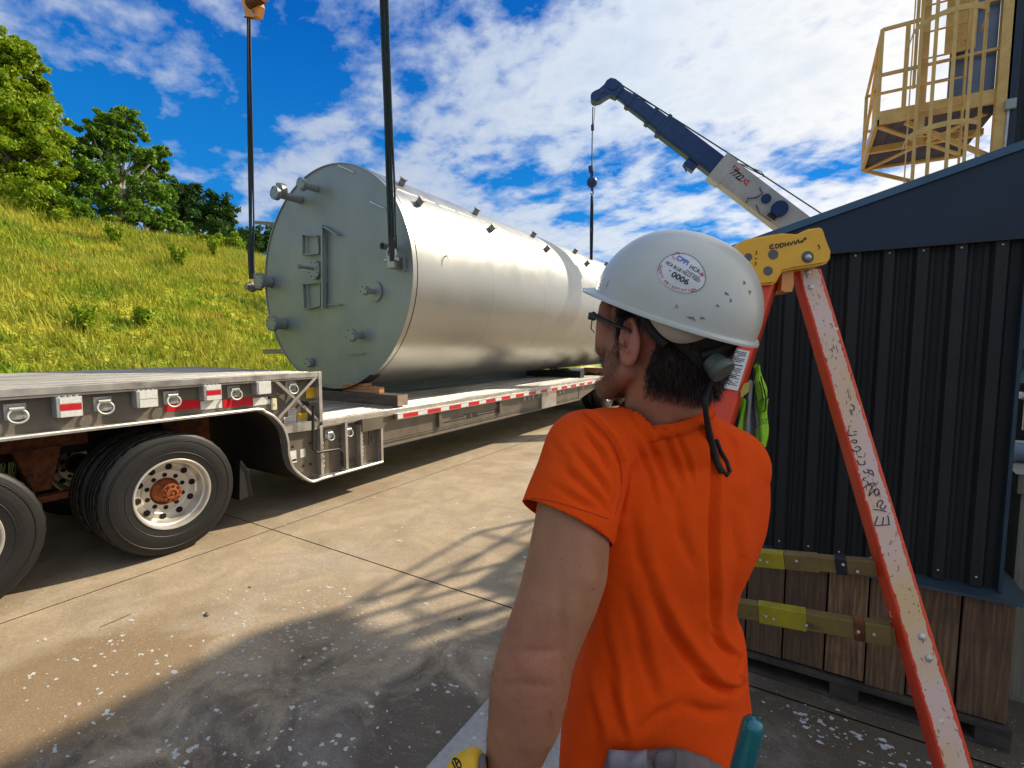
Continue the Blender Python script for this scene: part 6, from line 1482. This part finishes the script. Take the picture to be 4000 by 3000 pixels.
st.tube(Q_, .0010, 5); sm_ = mat('seam_orange', (.50, .04, .002), None, rough=.9); st.bm.free()
for nm_, pl_ in (('sleeve_seam', ((690, 118), (745, 165), (790, 215), (830, 270), (853, 330), (862, 390), (860, 450), (846, 520), (832, 570))), ('hem_seam', ((430, 505), (480, 493), (560, 505), (650, 530), (740, 560), (812, 585)))):
    Q_ = []
    for (xa_, ya_), (xb_, yb_) in zip(pl_, pl_[1:]):
        for k in range(6): Q_.append(on_shirt(*k8(xa_+(xb_-xa_)*k/6, ya_+(yb_-ya_)*k/6), .0002))
    m = MB(); m.tube(Q_, .0008, 5); m.build(nm_, sm_, so)
# hard hat ---------------------------------------------------------
tF, tL, tU = hframe(math.radians(20)); ro_ = math.radians(4.5); tL = (tL*math.cos(ro_)+tU*math.sin(ro_)).normalized(); tU = tF.cross(tL); TC = lv(.241, .744, .0475)
def T(f, l, u): return TC+tF*f+tL*l+tU*u
PR = [(0, .995), (.02, .992), (.040, .962), (.060, .902), (.078, .818), (.094, .712), (.106, .595), (.1155, .465), (.1220, .325), (.1262, .17), (.1275, 0)]
AF, AL = .129, .110
HK = .94
def rho(h): return float(np.interp(h/HK, [p[0] for p in PR], [p[1] for p in PR]))
def hat_pt(th, h, off=0):
    r = rho(h); f, l = AF*r*math.cos(th), AL*r*math.sin(th); return T(f+math.cos(th)*off, l+math.sin(th)*off, h)
hat = MB(); NH = 72
hs = [v*.9173*HK for v in [0, .006, .014, .024, .036, .048, .060, .071, .081, .090, .098, .105, .1115, .1175, .1225, .127, .1305, .1335, .136, .1377, .1386]]
out = [[hat_pt(2*PI*k/NH, h) for k in range(NH)] for h in hs]; inn = [[hat_pt(2*PI*k/NH, h, -.0032)-tU*.002 for k in range(NH)] for h in hs]
def brim(k, o=0):
    th = 2*PI*k/NH; c = math.cos(th); w = max(0, c); w = w**1.6; wdt = .0055+.021*w
    r = 1.0; f, l = AF*math.cos(th), AL*math.sin(th); n_ = Vector((math.cos(th)/AF, math.sin(th)/AL, 0)).normalized()
    return T(f+n_.x*wdt+.004*w, l+n_.y*wdt*(.8), -.003-.004*w+o)
hat.quads([[brim(k, -.003) for k in range(NH)], [brim(k) for k in range(NH)], [hat_pt(2*PI*k/NH, .001, .003) for k in range(NH)]]+out, True)
hat.quads([[brim(k, -.003) for k in range(NH)], [hat_pt(2*PI*k/NH, 0, -.002)-tU*.003 for k in range(NH)]]+inn, True)
tp_ = T(0, 0, .1275*HK); tv = hat.bm.verts.new(tp_)
rim_top = [v for v in hat.bm.verts if (v.co-tp_).length < .03]
hat.sphere(T(0, 0, .1262*HK-.004), (.028, .023, .0047), Matrix((tF, tL, tU)).transposed(), 24)
hat.bm.verts.remove(tv)
h_o = hat.build('hard_hat', M['hat'], pm, smooth='auto')
# oval sticker wrapped on the shell
SK0, SH0 = math.radians(119), .062
def wrap(a, b_, off=.0008, rot=math.radians(-13)):
    x = a*math.cos(rot)-b_*math.sin(rot); y = a*math.sin(rot)+b_*math.cos(rot)
    return hat_pt(SK0+x/.112, SH0+y*.93, off)
m = MB(); ov = []
cen = m.bm.verts.new(wrap(0, 0, .0006)); rg = []
for j in range(1, 7): rg.append([m.bm.verts.new(wrap(.0335*j/6*math.cos(2*PI*k/48), .0255*j/6*math.sin(2*PI*k/48), .0006)) for k in range(48)])
for k in range(48): m.bm.faces.new((cen, rg[0][k], rg[0][(k+1) % 48]))
for A_, B_ in zip(rg, rg[1:]):
    for k in range(48): m.bm.faces.new((A_[k], B_[k], B_[(k+1) % 48], A_[(k+1) % 48]))
sk = m.build('sticker', M['paper'], h_o, smooth=True)
m = MB(); m.tube([wrap(.0325*math.cos(t), .0245*math.sin(t), .0012) for t in np.linspace(-.25*PI, 1.2*PI, 60)], .00035, 4); m.build('sticker_border', M['ink'], sk)
def stext(s, size, x, y, mt, width, **kw): text('sticker_print', s, size, None, (1, 0, 0), (0, 1, 0), M[mt], sk, width=width, remap=lambda a, b_: wrap(x+a, y+b_, .0013), **kw)
stext('CPPI', .0088, -.0085, .0135, 'blue_ink', .019, bold=.02); stext('HCA', .0080, .0125, .0115, 'ink', .015, bold=.01); stext('Healthcare', .0038, .0135, .0050, 'ink', .019); stext('HCA BLUE HILLS FSED', .0062, 0, .0010, 'ink', .052, bold=.01); stext('0006', .0105, .003, -.0080, 'ink', .024, bold=.02); stext('NO.', .0035, -.0135, -.0060, 'ink', .004)
m = MB()
for (x, y) in ((.0240, .0100),):
    for a in (0, PI/2):
        m.tube([wrap(x-.0028*math.cos(a), y-.0028*math.sin(a), .0014), wrap(x+.0028*math.cos(a), y+.0028*math.sin(a), .0014)], .0006, 4)
m.tube([wrap(-.021+.004*math.cos(t), .0150+.005*math.sin(t), .0013) for t in np.linspace(.5, 5.5, 14)], .00035, 4); m.build('sticker_mark', M['red_ink'], sk)
word = 'SAFETY ORIENTATION'
for i, ch in enumerate(word):
    if ch == ' ': continue
    t = PI*1.09+(PI*.73)*i/(len(word)-1); cx_, cy_ = .0298*math.cos(t), .0222*math.sin(t); ang = t+PI/2
    cu_ = (math.cos(ang), math.sin(ang))
    text('sticker_print', ch, .0050, None, (1, 0, 0), (0, 1, 0), M['red_ink'], sk, remap=lambda a, b_, c=cu_, X=cx_, Y=cy_: wrap(X+a*c[0]-b_*c[1], Y+a*c[1]+b_*c[0], .0013), bold=.01)
# scuffs
m = MB()
for (th, h, L_, r) in ((2.62, .052, .006, .0007), (2.70, .045, .004, .0005), (2.30, .012, .010, .0006), (2.42, .016, .006, .0006), (2.9, .070, .004, .0005), (3.0, .062, .003, .0006), (2.55, .035, .003, .0005), (2.15, .020, .003, .0004)):
    for q in range(4): 
        o = random.gauss(0, .01); m.tube([hat_pt(th+o, h+random.gauss(0, .0015), .0003), hat_pt(th+o+L_/.12*.5, h+random.gauss(0, .001), .0004), hat_pt(th+o+L_/.12, h-L_*.25, .0003)], [r*.3, r, r*.2], 4)
m.build('scuff_mark', mat('scuff_grey', (.24, .235, .20), None, rough=.7), h_o)
# suspension seen below the shell
m = MB()
rr = []
for k in range(25):
    th = PI*(.60+.24*k/24); dp_ = -.006-.020*math.sin(PI*k/24); rr.append([hat_pt(th, .006, -.006), hat_pt(th, .0, -.010)+tU*dp_, hat_pt(th, .0, -.012)+tU*dp_, hat_pt(th, .006, -.010)])
m.quads(rr, True); m.build('liner', M['liner'], h_o, smooth=True)
m = MB()
for s in (1, -1):
    rr = []
    for k in range(21):
        u = k/20; th = s*PI*(.60+.40*u); k_ = .80+.02*u; c = T(AF*math.cos(th)*k_, AL*math.sin(th)*k_, -.004-.050*u**1.2); wd = .010+.008*u; o_ = (tF*math.cos(th)+tL*math.sin(th))
        rr.append([c+tU*wd, c-tU*wd, c-tU*wd+o_*.003, c+tU*wd+o_*.003])
    m.quads(rr, True)
m.build('nape_strap', M['webbing'], h_o, smooth=True)
m = MB()
for s in (1,):
    for (ta, tb) in ((.56, .70), (.98, .86)):
        A_ = hat_pt(PI*ta, .002, -.008); Bq = T(AF*.86*math.cos(PI*tb), AL*.86*math.sin(PI*tb), -.034); mid = (A_+Bq)/2-tU*.006; d = tU.cross((Bq-A_).normalized()); up_ = (Bq-A_).cross(d).normalized()
        rr = [[p+up_*.006, p-up_*.006, p-up_*.006+d*.002, p+up_*.006+d*.002] for p in (A_, mid, Bq)]; m.quads(rr, True)
rr = []
for k in range(13):
    u = k/12; th = PI*(.80+.16*u); p = hat_pt(th, .004, -.010); q = T(AF*.84*math.cos(th), AL*.84*math.sin(th), -.030); rr.append([p, q, q+tU*.0-(tF*math.cos(th)+tL*math.sin(th))*.003, p-(tF*math.cos(th)+tL*math.sin(th))*.003])
m.quads(rr, True); m.build('suspension_strap', M['webbing'], h_o, smooth=True)
kb = T(-.118, .022, -.042); kx = (cR*.45-cU*.70-cF*.55).normalized(); m = MB(); m.lathe([(0, .011), (.0165, .011), (.0180, .009), (.0180, .001), (.016, 0), (.014, -.014)], kb, kx, 28, mod=lambda j, k: 1-.04*(k % 2) if 1 < j < 4 else 1); m.build('ratchet_knob', M['knob'], h_o, smooth='auto')
m = MB(); P_ = [at(2800, 1425, .66), at(2790, 1470, .655)]+[on_shirt(*q, .006) if q[1] > 1640 else at(*q, .672) for q in ((2765, 1520), (2752, 1560), (2757, 1610), (2768, 1680), (2785, 1750), (2802, 1810), (2818, 1848))]
m.tube(P_, [.0032, .0035, .0034, .0052, .0040, .0052, .0055, .0048, .0038], 8); P2_ = [on_shirt(*q, .005) for q in ((2786, 1745), (2800, 1790), (2822, 1835), (2840, 1856), (2852, 1842), (2838, 1800), (2815, 1760), (2800, 1720))]; m.tube(P2_, .0030, 7); m.build('lanyard', M['webbing'], h_o, smooth=True)
# glasses ----------------------------------------------------------
g = MB()
for s in (1, -1):
    g.tube([H(.088, s*.066, .018), H(.072, s*.075, .016), H(.03, s*.081, .012), H(-.004, s*.082, .010), H(-.022, s*.080, -.006)], [.0045, .0040, .0028, .0022, .0018], 8)
    g.tube([H(.089, s*.066, .014), H(.097, s*.050, .016), H(.099, s*.030, .015), H(.098, s*.012, .010)], .0016, 6); g.tube([H(.089, s*.066, .010), H(.092, s*.062, -.006), H(.095, s*.050, -.013)], .0009, 6)
    g.obox(H(.090, s*.066, .014), (.014, .006, .012), Hrot, .002)
g.tube([H(.104, .012, .002), H(.106, 0, .004), H(.104, -.012, .002)], .002, 6)
go = g.build('safety_glasses', M['black'], pm, smooth='auto')
gl = bpy.data.materials.new('clear_lens'); gl.use_nodes = True; t = NT(gl.node_tree); bs = t.n('ShaderNodeBsdfGlass', {'Color': (.95, .97, .97, 1), 'Roughness': .02, 'IOR': 1.06}); t.n('ShaderNodeOutputMaterial', {0: bs.outputs[0]})
for s in (1, -1): m = MB(); m.sphere(H(.094, s*.038, .000), (.0014, .026, .015), Hrot, 24); m.build('lens', gl, go, smooth=True)
# trousers, boots --------------------------------------------------
b = MB(); hz_ = Vector((hipc.x, hipc.y, 0))
b.sphere(hz_+Vector((0, 0, .98)), (.175, .135, .13), Matrix.Rotation(YAW+.47, 3, 'Z'), 28)
b.capsule([lv(.262, .80, -.70)], [.12])
for h_, k_, a_ in LEG: b.capsule([h_, h_.lerp(k_, .5), k_, k_.lerp(a_, .5), a_+Vector((0, 0, .02))], [.108, .094, .078, .075, .072], 22)
tm = remesh(b, .009, 3); P = coords(tm); N = normals(tm); P += N*(.004*np.sin(P[:, 2]*45+np.sin(P[:, 0]*30)*2))[:, None]; setco(tm, P); tm.name = 'jeans'; link('jeans', tm, M['jeans'], pm, smooth=True)
b = MB()
for h_, k_, a_ in LEG:
    f0 = Vector((a_.x, a_.y, .075)); b.capsule([f0+Vector((0, 0, .10)), f0, f0+fd*.10-Vector((0, 0, .005)), f0+fd*.17-Vector((0, 0, .012))], [.052, .046, .045, .038], 16); b.obox(f0+fd*.06-Vector((0, 0, .027)), (.29, .10, .026), Matrix((fd, fl_, Vector((0, 0, 1)))).transposed())
bt = remesh(b, .006, 2); bt.name = 'work_boots'; link('work_boots', bt, mat('boot_leather', (.12, .07, .04), (.07, .04, .025), 12, .7), pm, smooth=True)
# tool pouch at the back of his belt
tp2 = thing('tool_pouch', 'grey suede tool pouch on the belt at the man\'s lower back', 'tool pouch', at(2600, 3150, .64))
def pz(x, y, o): return on_shirt(x, y, o)
rw = []
for i in range(33):
    u = i/32; x = 2360+480*u; yt = float(np.interp(x, [2360, 2375, 2440, 2500, 2560, 2625, 2700, 2770, 2840], [2990, 2936, 2930, 2934, 2924, 2918, 2934, 2962, 3004])); col = []
    for j in range(14):
        v = j/13; y = yt+(3130-yt)*v; bulge = .010+.030*math.sin(min(v*2.2, 1)*PI/2)*math.sin(PI*min(max(u, .02), .98))**.5+.003*math.sin(u*23+v*4); col.append(pz(x, min(y, 3100), bulge)+Vector((0, 0, -.0002*max(y-3100, 0))))
    rw.append(col)
m = MB(); m.quads(rw); o = m.build('bag', M['suede'], tp2, smooth=True); md = o.modifiers.new('t', 'SOLIDIFY'); md.thickness = .004
rw = []
for i in range(13):
    u = i/12; x0 = 2378+150*u; col = []
    for j in range(12):
        v = j/11; y = 2926+6*math.sin(u*3)+v*150; col.append(pz(x0+22*v-10*math.sin(v*3), min(y, 3095), .030+.022*math.sin(PI*min(v*1.4, 1))*(.4+u*.6)+.004*math.sin(u*9+v*5)))
    rw.append(col)
m = MB(); m.quads(rw); o = m.build('flap', mat('pale_suede', (.25, .235, .26), (.17, .155, .175), 20, .85, 0, .001, 120), tp2, smooth=True); md = o.modifiers.new('t', 'SOLIDIFY'); md.thickness = .004
rw = []
for i in range(9):
    u = i/8; col = []
    for j in range(8):
        v = j/7; col.append(pz(2560+75*u, 2940+70*v-12*u, .040+.012*math.sin(PI*u)*math.sin(PI*v)))
    rw.append(col)
m = MB(); m.quads(rw); o = m.build('pocket_corner', M['suede'], tp2, smooth=True); md = o.modifiers.new('t', 'SOLIDIFY'); md.thickness = .003
# teal tool handle standing in the belt at his right hip
hd_ = thing('hand_tool', 'shiny teal tool handle standing up from the belt at the man\'s right hip', 'tool', at(2880, 3150, .66))
A_ = at(2940, 2838, .600); B_ = at(2866, 3140, .625); d = (A_-B_).normalized(); L_ = (A_-B_).length
m = MB(); m.lathe([(0, 0), (.0125, 0), (.0135, .02), (.0140, L_*.5), (.0134, L_-.004), (.0125, L_+.004), (.0100, L_+.009), (.005, L_+.012), (0, L_+.0128)], B_, d, 36)
teal_m = mat('teal_grip', (.005, .17, .17), (.005, .12, .22), 9, .22, .25, .0004, 200, coat=.6); m.build('handle', teal_m, hd_, smooth=True)
m = MB(); m.tube([A_+cR*.0155+cF*.012-d*.05, B_+cR*.019+cF*.012], .006, 8); m.build('second_grip', M['red_ink'], hd_, smooth=True)
# yellow glove held in his left hand
gv = thing('work_glove', 'yellow work glove with black logo held at the man\'s left wrist', 'glove', at(1850, 3100, .60))
b = MB(); b.capsule([at(1846, 2985, .60), at(1822, 3040, .60), at(1840, 3160, .61)], [.018, .028, .030], 20)
for k, (dx, dy) in enumerate(((-34, 34), (-14, 8), (8, -10), (30, -8))): b.capsule([at(1832+dx, 2975+dy, .60), at(1845+dx, 3080, .605)], [.0095, .012], 12)
gm = remesh(b, .0025, 6); gm.name = 'glove_back'; link('glove_back', gm, M['glove_yellow'], gv, smooth=True)
m = MB(); m.tube([at(1886, 2945, .59), at(1884, 2980, .585), at(1872, 3060, .58)], [.0035, .0045, .005], 8); m.build('cuff_edge', M['suede'], gv, smooth=True)
m = MB(); m.tube([at(1894, 2960, .60), at(1890, 3010, .60), at(1884, 3080, .60)], [.003, .005, .006], 8); m.build('cuff_strap', M['webbing'], gv, smooth=True)
pen('glove_logo', [[(1768, 2968), (1780, 2962), (1796, 2976), (1800, 2996), (1786, 3004)], [(1766, 2974), (1776, 2996), (1782, 3010)], [(1776, 2966), (1784, 2990), (1792, 3000)], [(1790, 2974), (1782, 2990)]], lambda x, y: at(x, y, .574), 'ink', gv, .0010, Vector())
